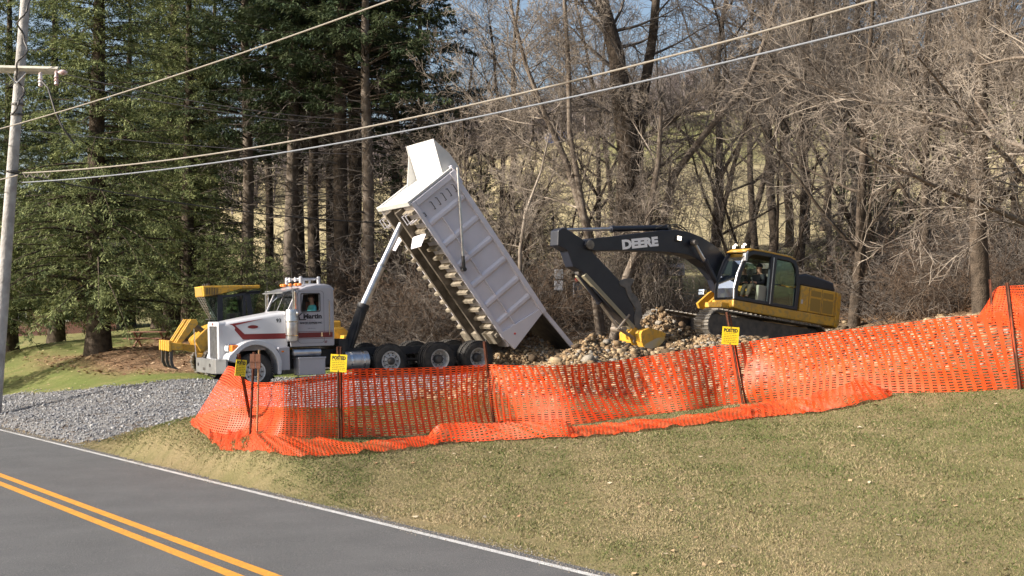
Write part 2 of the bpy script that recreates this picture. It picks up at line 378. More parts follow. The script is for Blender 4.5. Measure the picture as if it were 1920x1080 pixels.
# scattered stones as one mesh
ICO_V = np.array([[0, 0, 1], [.89, 0, .45], [.28, .85, .45], [-.72, .53, .45], [-.72, -.53, .45], [.28, -.85, .45], [.72, .53, -.45], [-.28, .85, -.45], [-.89, 0, -.45], [-.28, -.85, -.45], [.72, -.53, -.45], [0, 0, -1]])
CUB_V = np.array([[a, b, c] for a in (-.75, .75) for b in (-.75, .75) for c in (-.75, .75)])
CUB_F = np.array([[0, 1, 3], [0, 3, 2], [4, 6, 7], [4, 7, 5], [0, 4, 5], [0, 5, 1], [2, 3, 7], [2, 7, 6], [0, 2, 6], [0, 6, 4], [1, 5, 7], [1, 7, 3]])
ICO_F = np.array([[0, 1, 2], [0, 2, 3], [0, 3, 4], [0, 4, 5], [0, 5, 1], [1, 6, 2], [2, 7, 3], [3, 8, 4], [4, 9, 5], [5, 10, 1], [2, 6, 7], [3, 7, 8], [4, 8, 9], [5, 9, 10], [1, 10, 6], [6, 11, 7], [7, 11, 8], [8, 11, 9], [9, 11, 10], [10, 11, 6]])
OCT_V = np.array([[1, 0, 0], [-1, 0, 0], [0, 1, 0], [0, -1, 0], [0, 0, 1], [0, 0, -1.]]); OCT_F = np.array([[0, 2, 4], [2, 1, 4], [1, 3, 4], [3, 0, 4], [2, 0, 5], [1, 2, 5], [3, 1, 5], [0, 3, 5]])
def stones(name, P, size, mats, weights, ico=True, flat=.7):
    n = len(P); BV, BF = (CUB_V, CUB_F) if ico else (OCT_V, OCT_F); k = len(BV)
    v = BV[None]*(1+RNG.uniform(-.38, .30, (n, k, 3)))
    v = v*np.stack([RNG.uniform(.7, 1.3, n), RNG.uniform(.6, 1, n), RNG.uniform(.45, .85, n)], -1)[:, None]
    a = RNG.uniform(0, 2*pi, n); b = RNG.normal(0, .8, n)
    Rz = np.zeros((n, 3, 3)); Rz[:, 0, 0] = np.cos(a); Rz[:, 0, 1] = -np.sin(a); Rz[:, 1, 0] = np.sin(a); Rz[:, 1, 1] = np.cos(a); Rz[:, 2, 2] = 1
    Rx = np.zeros((n, 3, 3)); Rx[:, 0, 0] = 1; Rx[:, 1, 1] = np.cos(b); Rx[:, 1, 2] = -np.sin(b); Rx[:, 2, 1] = np.sin(b); Rx[:, 2, 2] = np.cos(b)
    v = np.einsum('nij,nkj->nki', Rz@Rx, v)*np.asarray(size)[:, None, None]+P[:, None]
    Fc = BF[None]+(np.arange(n)*k)[:, None, None]
    mi = np.repeat(RNG.choice(len(mats), n, p=weights), len(BF))
    return link(name, np_mesh(name, v.reshape(-1, 3), Fc.reshape(-1, 3), False, mi), mats)
def stone_mats(pre, cols): return [mat(pre, c, .9, c2=tuple(x*.7 for x in c), scale=12, spec=.2) for c in cols]
SG = stone_mats('grey_crushed_stone', [(.28, .285, .30), (.18, .185, .20), (.40, .40, .40), (.08, .08, .09)])
n = 120000; x = RNG.uniform(-33, -1, n); y = RNG.uniform(25, 58, n)
sd = sdist(x, y, DRIVE); k = (sd+RNG.normal(0, .25, n) > 0) & (x/y > -.44)
tr = np.abs(np.sin(road_s(x, y)*1.3+.5*np.sin(x*.6)))  # wheel tracks: fewer stones
_q = vnoise(x+y*.4, y*3.2, 2.2, 31)*.75+vnoise(x, y, .4, 33)*.35
k &= ~((_q > .74) & (RNG.random(n) < .62))  # stones thinned in bands: dirt tracks that double as painted shadow bands
x, y = x[k], y[k]; _de = np.clip(sdist(x, y, DRIVE)/.7, 0, 1); z = gz(x, y)+.005+_de*(.03+.05*vnoise(x, y, .5, 2))
o = stones('driveway_stones', np.stack([x, y, z], -1), RNG.uniform(.015, .042, len(x))*(1+(RNG.random(len(x)) < .04)), SG, [.4, .25, .25, .10], False)
tag(o, 'loose grey crushed stone spread over the driveway entrance', 'gravel', kind='stuff')

o = stones('road_edge_grit', ROADGRIT+np.array([0, 0, .004]), RNG.uniform(.004, .013, len(ROADGRIT)), stone_mats('road_grit', [(.30, .26, .20), (.16, .15, .14), (.40, .37, .32)]), [.4, .3, .3], False)
tag(o, 'fine grit and crumbs lying along the asphalt edge', 'grit', kind='stuff')
SB = stone_mats('brown_field_stone', [(.25, .175, .10), (.17, .115, .068), (.35, .27, .17), (.09, .065, .042), (.27, .245, .205)])
n = 80000; x = RNG.uniform(-9, 17, n); y = RNG.uniform(20, 47, n); sd = sdist(x, y, FILL)
k = (sd+RNG.normal(0, .25, n) > 0) & (RNG.random(n) < np.clip(1.25-(y-24)/30, .25, 1)); x, y = x[k], y[k]
sz = RNG.lognormal(math.log(.036), .5, len(x)).clip(.015, .12); z = gz_f(x, y)+sz*.25
o = stones('fill_stones', np.stack([x, y, z], -1), sz, SB, [.34, .24, .2, .12, .10])
tag(o, 'brown and tan broken stone fill spread behind the orange net', 'rubble', kind='stuff')
def pile(name, cx, cy, rx, ry, h, nst, label, m=None, wts=None, smin=.05, base=None, top=None):
    a = RNG.uniform(0, 2*pi, nst); r = np.sqrt(RNG.random(nst)); px = cx+rx*r*np.cos(a); py = cy+ry*r*np.sin(a)
    hh = h*(1-r)**.85*(1+.25*np.sin(a*3+cx)); z0 = gz_f(px, py)
    sz = RNG.lognormal(math.log(smin), .4, nst).clip(.03, .22)
    P = np.stack([px, py, z0+hh+sz*.2], -1)
    o = stones(name, P, sz, SB, wts or [.34, .24, .2, .12, .10]); tag(o, label, 'rubble', kind='stuff')
    # core under the stones
    V = [(cx, cy, gz_f(np.array([cx]), np.array([cy]))[0]+h*.97)]; K = 30; L = 8
    for i in range(1, L+1):
        for j in range(K):
            t = 2*pi*j/K; rr = i/L; X_, Y_ = cx+rx*rr*cos(t), cy+ry*rr*sin(t)
            V.append((X_, Y_, float(gz_f(np.array([X_]), np.array([Y_]))[0])+h*(1-rr)**.85*(1+.25*sin(t*3+cx))*.97-.03-.08*(i == L)))
    me = bpy.data.meshes.new('rubble_core'); f = [(0, 1+j, 1+(j+1) % K) for j in range(K)]
    f += [(1+(i-1)*K+j, 1+i*K+j, 1+i*K+(j+1) % K, 1+(i-1)*K+(j+1) % K) for i in range(1, L) for j in range(K)]
    me.from_pydata(V, [], f); me.update()
    link('rubble_core', me, mat('rubble_dirt', (.13, .095, .06), .95, c2=(.24, .18, .12), scale=9, bump=.8, bscale=30), o)
    return o
p = TRK.w((-2.75, .15, 0)); pile('dumped_stone_pile', p[0], p[1], 1.45, 1.5, .95, 3000, 'fresh heap of stone spilling out below the raised dump bed', smin=.042)
p = W(1118, 686, 34.5); pile('dumped_stone_pile', p[0], p[1], 1.6, 1.4, .62, 3600, 'tan stone heap just left of the yellow digging bucket', smin=.044)
p = W(1228, 660, 38.6); pile('dumped_stone_pile', p[0]+.2, p[1]+.8, 1.3, 1.2, .85, 2300, 'stone heap with a rounded top behind the yellow bucket', smin=.042)
p = W(1315, 672, 34.5); pile('dumped_stone_pile', p[0], p[1], 1.9, 1.2, .34, 3200, 'long low stone heap in front of the excavator track', smin=.042)

# ---------------------------------------------------------------- lawn blades, leaves
def grass_blades():
    n = 1100000; d = 8.5+(RNG.random(n)**.72)*25; x = (RNG.uniform(-.46, .54, n))*d; y = d
    s = road_s(x, y)
    k = (s > .16+RNG.random(n)*.25) & (sdist(x, y, DRIVE) < .1) & (sdist(x, y, FILL) < .4) & (sdist(x, y, LITTER2) < 0); x, y = x[k], y[k]; n = len(x)
    z = gz(x, y); h = RNG.uniform(.008, .026, n)*(1+.5*vnoise(x, y, .5, 40)); wd = RNG.uniform(.0025, .0055, n)*(.6+y/18)
    a = RNG.uniform(0, 2*pi, n); lx, ly = RNG.normal(0, .9, n)*h, RNG.normal(0, .9, n)*h
    V = np.empty((n, 3, 3)); V[:, 0] = np.stack([x-np.cos(a)*wd, y-np.sin(a)*wd, z-.005], -1); V[:, 1] = np.stack([x+np.cos(a)*wd, y+np.sin(a)*wd, z-.005], -1)
    V[:, 2] = np.stack([x+lx, y+ly, z+h], -1)
    g = .27+vnoise(x, y, 3.3, 21)*.28+vnoise(x, y, .7, 22)*.22+vnoise(x, y, .22, 23)*.16+RNG.normal(0, .17, n)-(.34-.16*np.clip((y-17)/5, 0, 1))*np.exp(-np.maximum(road_s(x, y), 0)/1.6)*(.5+vnoise(x, y, 1.1, 51))-.10*np.clip(12.5-y, 0, 1)
    mi = np.where(g > .66, 3, np.where(g > .52, 2, np.where(g > .36, 1, 0)))
    ms = [mat('dry_grass_blade', (.34, .275, .165), .85, spec=.15), mat('straw_grass_blade', (.175, .165, .075), .85, spec=.15), mat('olive_grass_blade', (.115, .132, .05), .85, spec=.15), mat('green_grass_blade', (.09, .12, .035), .85, spec=.15)]
    o = link('lawn_grass', np_mesh('lawn_grass', V.reshape(-1, 3), np.arange(3*n).reshape(-1, 3), False, mi), ms)
    tag(o, 'short winter lawn grass, mostly dry tan with green patches', 'grass', kind='stuff')
grass_blades()
def leaves(name, x, y, size, label, cols, lift=.015):
    n = len(x); z = gz(x, y)+lift; a = RNG.uniform(0, 2*pi, n); s = RNG.uniform(.5, 1.2, n)*size
    c, q = np.cos(a), np.sin(a); V = np.empty((n, 4, 3)); t = RNG.uniform(-.3, 1.0, (n, 4))
    for i, (u, v) in enumerate(((-1, 0), (0, -.6), (1, 0), (0, .6))):
        V[:, i] = np.stack([x+(u*c-v*q)*s, y+(u*q+v*c)*s, z+t[:, i]*s*.6], -1)
    o = link(name, np_mesh(name, V.reshape(-1, 3), np.arange(4*n).reshape(-1, 4), False, RNG.integers(0, len(cols), n)), [mat('dead_leaf', c_, .8, spec=.2) for c_ in cols])
    return tag(o, label, 'leaves', kind='stuff')
n = 420; x = RNG.uniform(-8, 8.5, n); y = RNG.uniform(9, 24, n); k = (road_s(x, y) > .2) & (sdist(x, y, FILL) < 0) & (np.abs(x/y) < .45) & (sdist(x, y, DRIVE) < 0)
leaves('lawn_leaves', x[k], y[k], .045, 'dead brown leaves scattered over the front lawn', [(.40, .29, .17), (.26, .16, .09), (.52, .43, .30)])
n = 30000; x = RNG.uniform(-26, 30, n); y = RNG.uniform(40, 80, n); k = (np.maximum(sdist(x, y, LITTER1), sdist(x, y, LITTER2)) > -.5) & (np.abs(x/y) < .47)
leaves('forest_litter', x[k], y[k], .09, 'brown leaf litter covering the bank and the ground below the trees', [(.30, .19, .11), (.18, .10, .06), (.42, .30, .19)], .02)
n = 1500; x = RNG.uniform(-26, -9, n); y = RNG.uniform(45, 75, n); k = np.abs(x/y) < .45
leaves('far_lawn_leaves', x[k], y[k], .06, 'pale fallen leaves dotted over the green lawn at the left', [(.55, .48, .25), (.45, .35, .2)])

# ---------------------------------------------------------------- trees
def segs_arr(segs, k=3):
    A = np.array(segs, dtype=float).reshape(-1, 8); P0, P1, R0, R1 = A[:, :3], A[:, 3:6], A[:, 6], A[:, 7]
    D = P1-P0; D /= np.linalg.norm(D, axis=1, keepdims=True)+1e-9
    ref = np.where(np.abs(D[:, 2:3]) < .9, [[0, 0, 1.]], [[1., 0, 0]]); U = np.cross(D, ref); U /= np.linalg.norm(U, axis=1, keepdims=True)+1e-9; Vv = np.cross(D, U)
    n = len(A); V = np.empty((n, 2*k, 3))
    for j in range(k):
        t = 2*pi*j/k; o = U*cos(t)+Vv*sin(t)
        V[:, j] = P0+o*R0[:, None]; V[:, k+j] = P1+o*R1[:, None]
    f = np.array([[j, (j+1) % k, k+(j+1) % k, k+j] for j in range(k)])
    Fc = f[None]+(np.arange(n)*2*k)[:, None, None]
    return V.reshape(-1, 3), Fc.reshape(-1, 4)
def nrm(x, y, z):
    l = math.sqrt(x*x+y*y+z*z)+1e-9; return x/l, y/l, z/l
def grow(out, p, d, L, r, lev, P, rng):
    ns = P['seg'][lev]; st = L/ns; nc = P['kids'][lev] if lev < len(P['kids']) else 0
    tap = P['taper'][lev]; wg = P['wig'][lev]; up = P['up'][lev]; acc = 0.0; r0 = r
    for i in range(ns):
        d = nrm(d[0]+rng.gauss(0, wg), d[1]+rng.gauss(0, wg), d[2]+rng.gauss(0, wg)*.7+up)
        q = (p[0]+d[0]*st, p[1]+d[1]*st, p[2]+d[2]*st); r1 = max(r0*(1-(i+1)/ns*tap), P['rmin'])
        out[lev].append((*p, *q, r, r1)); f = (i+.5)/ns
        if nc and f >= P['start'][lev]:
            acc += nc/(ns*(1-P['start'][lev]))
            while acc >= 1:
                acc -= 1; az = rng.uniform(0, 2*pi); an = rad(rng.uniform(*P['ang'][lev])); t = rng.random()
                u = nrm(*(Vector(d).cross(Vector((0, 0, 1) if abs(d[2]) < .95 else (1, 0, 0))))); v = Vector(d).cross(Vector(u))
                cd = tuple(d[a]*cos(an)+(u[a]*cos(az)+v[a]*sin(az))*sin(an) for a in range(3))
                if P.get('bias') and lev == 0: cd = nrm(cd[0]+P['bias'][0], cd[1]+P['bias'][1], cd[2]+P['bias'][2])
                bp = tuple(p[a]+(q[a]-p[a])*t for a in range(3))
                L2 = L*P['ratio'][lev]*(1-P['fall'][lev]*f)*rng.uniform(.7, 1.25)
                grow(out, bp, cd, L2, max(r1*P['rr'][lev], P['rmin']), lev+1, P, rng)
        p, r = q, r1
BARK_D = mat('dark_bark', (.042, .034, .027), .95, c2=(.105, .083, .064), scale=5, bump=.9, bscale=25, spec=.1)
BARK_G = mat('grey_bark', (.20, .17, .14), .95, c2=(.12, .095, .075), scale=5, bump=.8, bscale=25, spec=.1)
TWIG = mat('bare_twig', (.19, .168, .148), .9, c2=(.075, .062, .052), scale=1.2, spec=.15)
TWIG_T = mat('tan_bare_twig', (.37, .32, .265), .9, c2=(.09, .072, .058), scale=1.2, spec=.15)
TWIG_D = mat('brown_brush_twig', (.15, .11, .08), .9, c2=(.06, .043, .033), scale=1.2, spec=.1)
TWIG_F = mat('far_grey_twig', (.26, .225, .215), .95, c2=(.14, .12, .118), scale=.4, spec=.05)
base = dict(seg=[10, 7, 5, 4, 3], kids=[15, 9, 7, 4], taper=[.75, .8, .8, .8, .6], wig=[.06, .12, .16, .18, .2], up=[.05, .05, .04, .03, .0],
            start=[.25, .15, .15, .1], ang=[(35, 65), (30, 60), (30, 60), (25, 60)], ratio=[.5, .5, .5, .5], fall=[.5, .4, .3, .2], rr=[.5, .5, .5, .6], rmin=.006)
def bare_meshes(seed, H, r0, upto=1, k0=6, **kw):
    P = dict(base); P.update(kw); rng = random.Random(seed); out = [[] for _ in range(6)]
    stems = P.get('stems', 1)
    for s_ in range(stems):
        a = rng.uniform(0, 2*pi); ln_ = P.get('lean', 0.05)*rng.uniform(.4, 1.3)
        d0 = nrm(P.get('dir', (0, 0))[0]+cos(a)*ln_, P.get('dir', (0, 0))[1]+sin(a)*ln_, 1)
        grow(out, (cos(a)*.15*(stems > 1), sin(a)*.15*(stems > 1), -.3), d0, H*rng.uniform(.8, 1.1) if stems > 1 else H, r0, 0, P, rng)
    big = sum((o for o in out[:upto]), []); sm = sum((o for o in out[upto:]), [])
    V, Fc = segs_arr(big, k0); tm = np_mesh('trunk', V, Fc, True)
    V, Fc = segs_arr(sm, 3); cm = np_mesh('branches', V, Fc, False)
    return tm, cm
def place_tree(name, tm, cm, loc, rz, sc, label, cat='tree', group=None, tm_m=None, cm_m=None, first=[set()], pitch=0, cname='branches', tname='trunk'):
    r = empty(name, loc, (pitch, 0, rz)); r.scale = (sc, sc, sc) if not isinstance(sc, tuple) else sc
    for me, m, nm in ((tm, tm_m, tname), (cm, cm_m, cname)):
        if me is None: continue
        if m and len(me.materials) == 0: me.materials.append(m)
        o = bpy.data.objects.new(nm, me); COL.objects.link(o); o.parent = r
    return tag(r, label, cat, group)

# hemlock / spruce foliage
GREEN_A = mat('hemlock_needles', (.050, .074, .028), .75, c2=(.27, .30, .125), scale=1.5, spec=.2, contrast=(.36, .66), transl=.18)  # dark gaps and sunlit tips are put into the needle colour by noise
GREEN_B = mat('dark_needles', (.022, .042, .020), .8, c2=(.060, .082, .035), scale=.9, spec=.2, contrast=(.3, .7), transl=.2)
GREEN_C = mat('pine_needles', (.032, .055, .026), .8, c2=(.08, .10, .045), scale=.9, spec=.2, transl=.2)
def conifer(seed, H, R, r0, zlo=1.5, dz=.33, per=6, droop=.25, cards=6, cs=.24, fill=1.0, lim0=.15, top_pow=.8, nmul=1.0, lr=(.32, 1.12)):
    rng = np.random.default_rng(seed); T = []; L = []; cardsP = []; cardsD = []; cardsN = []; cardsS = []
    lean = rng.normal(0, .01, 2); nst = 12
    pos = lambda z: np.array([lean[0]*z+.06*sin(z*.5+seed), lean[1]*z+.06*cos(z*.4+seed), z])
    rad_ = lambda z: max(r0*(1-z/H)**.9+.02, .02)
    zs = np.linspace(-.3, H, nst+8)
    for a, b in zip(zs[:-1], zs[1:]):
        fl = lambda z: rad_(max(z, 0))*(1+.28*math.exp(-max(z, 0)*2.2))
        T.append((*pos(a), *pos(b), fl(a), fl(b)))
    z = zlo
    while z < H-.3:
        f = (z-zlo)/(H-zlo); env = R*((1-f)**top_pow)*(1 if f > .05 else .88+f*2)
        for i in range(per):
            if rng.random() > fill: continue
            az = rng.uniform(0, 2*pi); ln_ = env*rng.uniform(*lr)+.25; p0 = pos(z+rng.uniform(-.15, .15))
            n = 7; dr = droop*rng.uniform(.4, 1.5); up0 = rng.uniform(.0, .35)*(1+f)
            t = np.linspace(0, 1, n+1); rr = t*ln_; hz = up0*rr-dr*rr*rr/ max(R, 1)*1.2
            azs = az+rng.normal(0, .12)*t
            pts = np.stack([p0[0]+np.cos(azs)*rr, p0[1]+np.sin(azs)*rr, p0[2]+hz], -1)
            for j in range(n): L.append((*pts[j], *pts[j+1], max(.045*ln_/4*(1-j/n), .008), max(.045*ln_/4*(1-(j+1)/n), .006)))
            nb = int(ln_/.17*nmul)
            for b in range(nb):
                tt = lim0+(1-lim0)*(b+rng.random())/nb; q = pts[0]*0; ji = min(int(tt*n), n-1); q = pts[ji]+(pts[ji+1]-pts[ji])*(tt*n-ji)
                dd = pts[ji+1]-pts[ji]; dd = dd/np.linalg.norm(dd); sd = 1 if rng.random() < .5 else -1
                side = np.array([-dd[1], dd[0], 0])*sd; aa = rng.uniform(.5, 1.1)
                bd = dd*cos(aa)+side*sin(aa)+np.array([0, 0, rng.normal(-.12, .22)]); bd /= np.linalg.norm(bd)
                bl = (.25+.22*ln_*(1-tt))*rng.uniform(.6, 1.2); m = cards
                s_ = (np.arange(m)+rng.random(m))/m
                pp = q+bd*bl*s_[:, None]+rng.normal(0, .04, (m, 3)); pp[:, 2] -= .12*s_*s_*bl
                cd = bd+rng.normal(0, .45, (m, 3)); cd[:, 2] -= .28
                cardsP.append(pp); cardsD.append(cd); cardsN.append(np.array([0, 0, 1])+rng.normal(0, .45, (m, 3))); cardsS.append(rng.uniform(.6, 1.25, m)*cs)
        z += dz*rng.uniform(.7, 1.3)
    P = np.concatenate(cardsP); D = np.concatenate(cardsD); N = np.concatenate(cardsN); Sz = np.concatenate(cardsS)
    D /= np.linalg.norm(D, axis=1, keepdims=True); U = np.cross(D, N); U /= np.linalg.norm(U, axis=1, keepdims=True)+1e-9
    V = np.empty((len(P), 4, 3)); s = Sz[:, None]
    V[:, 0] = P; V[:, 1] = P+D*s*.45+U*s*.15; V[:, 2] = P+D*s; V[:, 3] = P+D*s*.45-U*s*.15
    Tm = np_mesh('trunk', *segs_arr(T, 12), True); Lm = np_mesh('limbs', *segs_arr(L, 4), True)
    Cm = np_mesh('foliage', V.reshape(-1, 3), np.arange(4*len(P)).reshape(-1, 4), False)
    return Tm, Lm, Cm
def place_conifer(name, ms, loc, rz, sc, label, foliage_mat, bark=None, group=None, cat='tree'):
    r = empty(name, loc, (0, 0, rz)); r.scale = sc if isinstance(sc, tuple) else (sc,)*3
    for me, m, nm in zip(ms, (bark or BARK_D, BARK_D, foliage_mat), ('trunk', 'limbs', 'foliage')):
        if me is None: continue
        o = bpy.data.objects.new(nm, me); COL.objects.link(o); o.parent = r
        if len(me.materials) == 0: me.materials.append(m)
        elif me.materials[0] != m: o.material_slots[0].link = 'OBJECT'; o.material_slots[0].material = m
    return tag(r, label, cat, group)

HEM_A = conifer(1, 23, 5.6, .46, zlo=1.7, dz=.30, per=8, droop=.36, cards=15, cs=.155, lim0=.08)
HEM_B = conifer(2, 22, 4.8, .42, zlo=1.6, dz=.34, per=7, droop=.34, cards=15, cs=.16, lim0=.08)
HEM_S = conifer(3, 7.5, 2.8, .16, zlo=.3, dz=.26, per=7, droop=.15, cards=12, cs=.14, lim0=.06, top_pow=.7)
PINE_A = conifer(4, 24, 4.6, .32, zlo=8.8, dz=.45, per=7, droop=.12, cards=14, cs=.22, fill=.85, lim0=.40, top_pow=.6, nmul=.8)
PINE_B = conifer(5, 25, 4.4, .30, zlo=9.8, dz=.45, per=7, droop=.15, cards=14, cs=.22, fill=.85, lim0=.40, top_pow=.6, nmul=.8)
def dead_limbs(seed, H, n, L):
    rng = random.Random(seed); out = [[] for _ in range(5)]
    P = dict(base); P.update(seg=[5, 4, 3], kids=[5, 3], wig=[.10, .2, .2], up=[-.04, -.02, 0], taper=[.8]*3, start=[.2, .2], ang=[(30, 70)]*2, ratio=[.4, .5], fall=[.3, .3], rr=[.5, .6], rmin=.008)
    for i in range(n):
        z = rng.uniform(1.5, H); a = rng.uniform(0, 2*pi); grow(out, (cos(a)*.15, sin(a)*.15, z), nrm(cos(a), sin(a), rng.uniform(-.25, .25)), L*rng.uniform(.4, 1.1), .03, 0, P, rng)
    return np_mesh('dead_limbs', *segs_arr(sum(out, []), 3), False)
DEAD = dead_limbs(5, 12, 60, 2.6)
g_h = 'tall hemlocks on the lawn at the left'
for (px, d, ms, rz, sc, m, lab) in [
    (182, 52, HEM_A, .4, 1.0, GREEN_A, 'big green hemlock with thick dark trunk standing in brown litter left of the picnic table'),
    (322, 65, HEM_B, 2.0, 1.05, GREEN_A, 'green hemlock with reddish forked trunk right behind the picnic table'),
    (20, 66, HEM_B, 4.0, 1.0, GREEN_A, 'green hemlock partly hidden by the utility pole at the left edge'),
    (352, 60, HEM_B, .9, (.85, .85, .95), GREEN_A, 'hemlock with a dark trunk standing behind the yellow bulldozer roof'),
    (105, 76, HEM_A, 1.2, 1.05, GREEN_B, 'darker hemlock at the back, rising in the gap right of the utility pole'),
    (-70, 60, HEM_B, 5.0, 1.0, GREEN_A, 'hemlock cut off by the left edge of the photo'),
    (400, 74, HEM_B, 3.1, 1.0, GREEN_B, 'dark hemlock in the gap left of the leftmost tall pine trunk'),
    (300, 82, HEM_A, 1.9, 1.0, GREEN_B, 'dark hemlock at the back directly behind the picnic table'),
    (240, 88, HEM_B, 2.7, 1.15, GREEN_B, 'far dark hemlock seen between the two nearest hemlock crowns')]:
    place_conifer('hemlock_tree', ms, onground(px, d), rz, sc, lab, m, group=g_h)
place_conifer('small_evergreen', HEM_S, (-24.5, 49.5, gz(-24.5, 49.5)), 1, 1.25, 'evergreen just outside the left edge whose shade falls across the lawn', GREEN_A, group='small evergreens among the taller trees')
for (px, d, sc, rz, m, lab) in [
    (452, 50, .62, 0, GREEN_A, 'small bushy bright green hemlock directly behind the bulldozer cab roof'),
    (512, 52, .50, 2, GREEN_A, 'low bright green hemlock behind the white truck cab roof'),
    (395, 50, .60, 4, GREEN_A, 'small green hemlock behind the left end of the bulldozer'),
    (730, 66, 1.1, 1, GREEN_B, 'dark spruce standing left of the raised dump bed top'),
    (905, 64, 1.0, 5, GREEN_B, 'dark evergreen half hidden behind the bare shrubs above the dump bed'),
    (985, 66, .9, 2.2, GREEN_B, 'dark evergreen behind bare shrubs left of the excavator stick'),
    (1180, 78, 1.0, 1.2, GREEN_B, 'dark evergreen behind the vine covered tree above the excavator boom'),
    (1250, 57, .42, .7, GREEN_C, 'low green evergreen below the excavator boom beside the grey shelter'),
    (1655, 70, 1.5, .7, GREEN_C, 'green and rusty evergreen hidden behind the bare branches at the right')]:
    place_conifer('small_evergreen', HEM_S, onground(px, d), rz, sc, lab, m, group='small evergreens among the taller trees')
names = ['leftmost tall pine trunk, standing clear with pale lichen bark', 'second tall pine from the left, thick mottled grey trunk', 'third tall pine, slim straight trunk right behind the thick one', 'tall pine, left trunk of the dark pair behind the hoist cylinder', 'tall pine, right trunk of the dark pair behind the hoist cylinder', 'slim lichen grey pine just left of the dump bed shield', 'pale straight pine trunk rising above the dump bed shield', 'thin pine set back between the second and third tall pines', 'thin dark pine set back left of the pair of trunks', 'pine set back behind the dump bed top', 'thin far pine between the first and second tall pines']
for i, (px, d, ms, sc) in enumerate([(465, 60, PINE_A, 1.0), (545, 58, PINE_B, 1.1), (588, 58, PINE_A, .95), (640, 55, PINE_B, 1.15), (664, 57, PINE_A, 1.1), (690, 54, PINE_B, .95), (782, 60, PINE_B, .8), (562, 68, PINE_A, .9), (620, 70, PINE_B, .9), (745, 72, PINE_A, .95), (505, 72, PINE_B, .9)]):
    o = place_conifer('pine_tree', ms, onground(px, d), i*1.3, sc, names[i], GREEN_C, bark=BARK_G if i in (0, 1, 5, 6) else BARK_D, group='tall pines behind the truck')
    c = bpy.data.objects.new('dead_limbs', DEAD); COL.objects.link(c); c.parent = o
    if len(DEAD.materials) == 0: DEAD.materials.append(TWIG)

# bare deciduous trees
BT = [bare_meshes(21, 15, .20, upto=2, wig=[.07, .13, .17, .2, .2]),
      bare_meshes(22, 14, .17, upto=2, kids=[13, 9, 7, 4], ang=[(30, 55), (25, 55), (30, 60), (25, 60)]),
      bare_meshes(23, 10, .10, upto=1, stems=4, lean=.35, kids=[10, 7, 6, 3], ratio=[.45, .5, .5, .5], up=[.06, .08, .06, .03, 0]),
      bare_meshes(24, 9, .085, upto=1, stems=5, lean=.5, kids=[9, 7, 5, 3], ratio=[.5, .5, .5, .5], up=[.02, .05, .05, .0, 0], wig=[.09, .14, .18, .2, .2])]
BUSH = [bare_meshes(31+i, 3.2, .02, upto=1, k0=4, stems=22, lean=.9, seg=[7, 5, 4, 3], kids=[7, 4, 3], taper=[.6]*4, wig=[.12, .2, .22, .2], up=[-.07, -.03, -.02, 0], start=[.2, .2, .2], ang=[(25, 70)]*3, ratio=[.4, .5, .5], fall=[.2]*3, rr=[.6]*3, rmin=.006) for i in range(2)]
VINE = bare_meshes(41, 4.5, .014, upto=1, k0=3, stems=30, lean=.10, seg=[10, 5, 3], kids=[9, 3], taper=[.5]*3, wig=[.13, .25, .3], up=[.05, -.12, -.1], start=[.1, .2], ang=[(30, 80)]*2, ratio=[.22, .5], fall=[.2]*2, rr=[.6]*2, rmin=.006)
# near right tree: long arching limbs sweeping to the left
BIGR = bare_meshes(52, 12, .30, upto=2, seg=[9, 9, 7, 5, 3], kids=[22, 14, 10, 6], wig=[.05, .10, .14, .18, .2], up=[.04, .0, .02, .03, 0], start=[.12, .12, .1, .1], ang=[(50, 85), (25, 50), (25, 55), (25, 60)], ratio=[.62, .45, .45, .5], fall=[.45, .4, .3, .2], rr=[.34, .46, .5, .6], rmin=.0055)
BIGR2 = bare_meshes(53, 13, .30, upto=2, seg=[9, 8, 7, 5, 3], kids=[14, 10, 8, 4], wig=[.05, .10, .14, .18, .2], up=[.05, .03, .03, .03, 0], start=[.15, .12, .1, .1], ang=[(40, 75), (25, 55), (25, 55), (25, 60)], ratio=[.58, .45, .45, .5], fall=[.45, .4, .3, .2], rr=[.34, .46, .5, .6], rmin=.0055)
gb = 'bare winter trees on the bank behind the machines'
place_tree('bare_tree', *BIGR, onground(1990, 28), 2.2, 1.0, 'bare tree at the right edge whose long pale branches arch over the net', group=gb, tm_m=BARK_G, cm_m=TWIG_T)
place_tree('bare_tree', *BIGR2, onground(1842, 36), .7, 1.05, 'bare tree with thick dark trunk behind the raised right end of the net', group=gb, tm_m=BARK_D, cm_m=TWIG_T)
place_tree('bare_tree', *BIGR2, onground(1600, 45), 3.9, (.85, .85, .95), 'dark leaning bare tree just right of the excavator counterweight', group=gb, pitch=-.06)
place_tree('bare_tree', *BT[0], onground(1735, 44), 1.1, .95, 'bare tree between the counterweight and the raised net end', group=gb, tm_m=BARK_D, cm_m=TWIG)
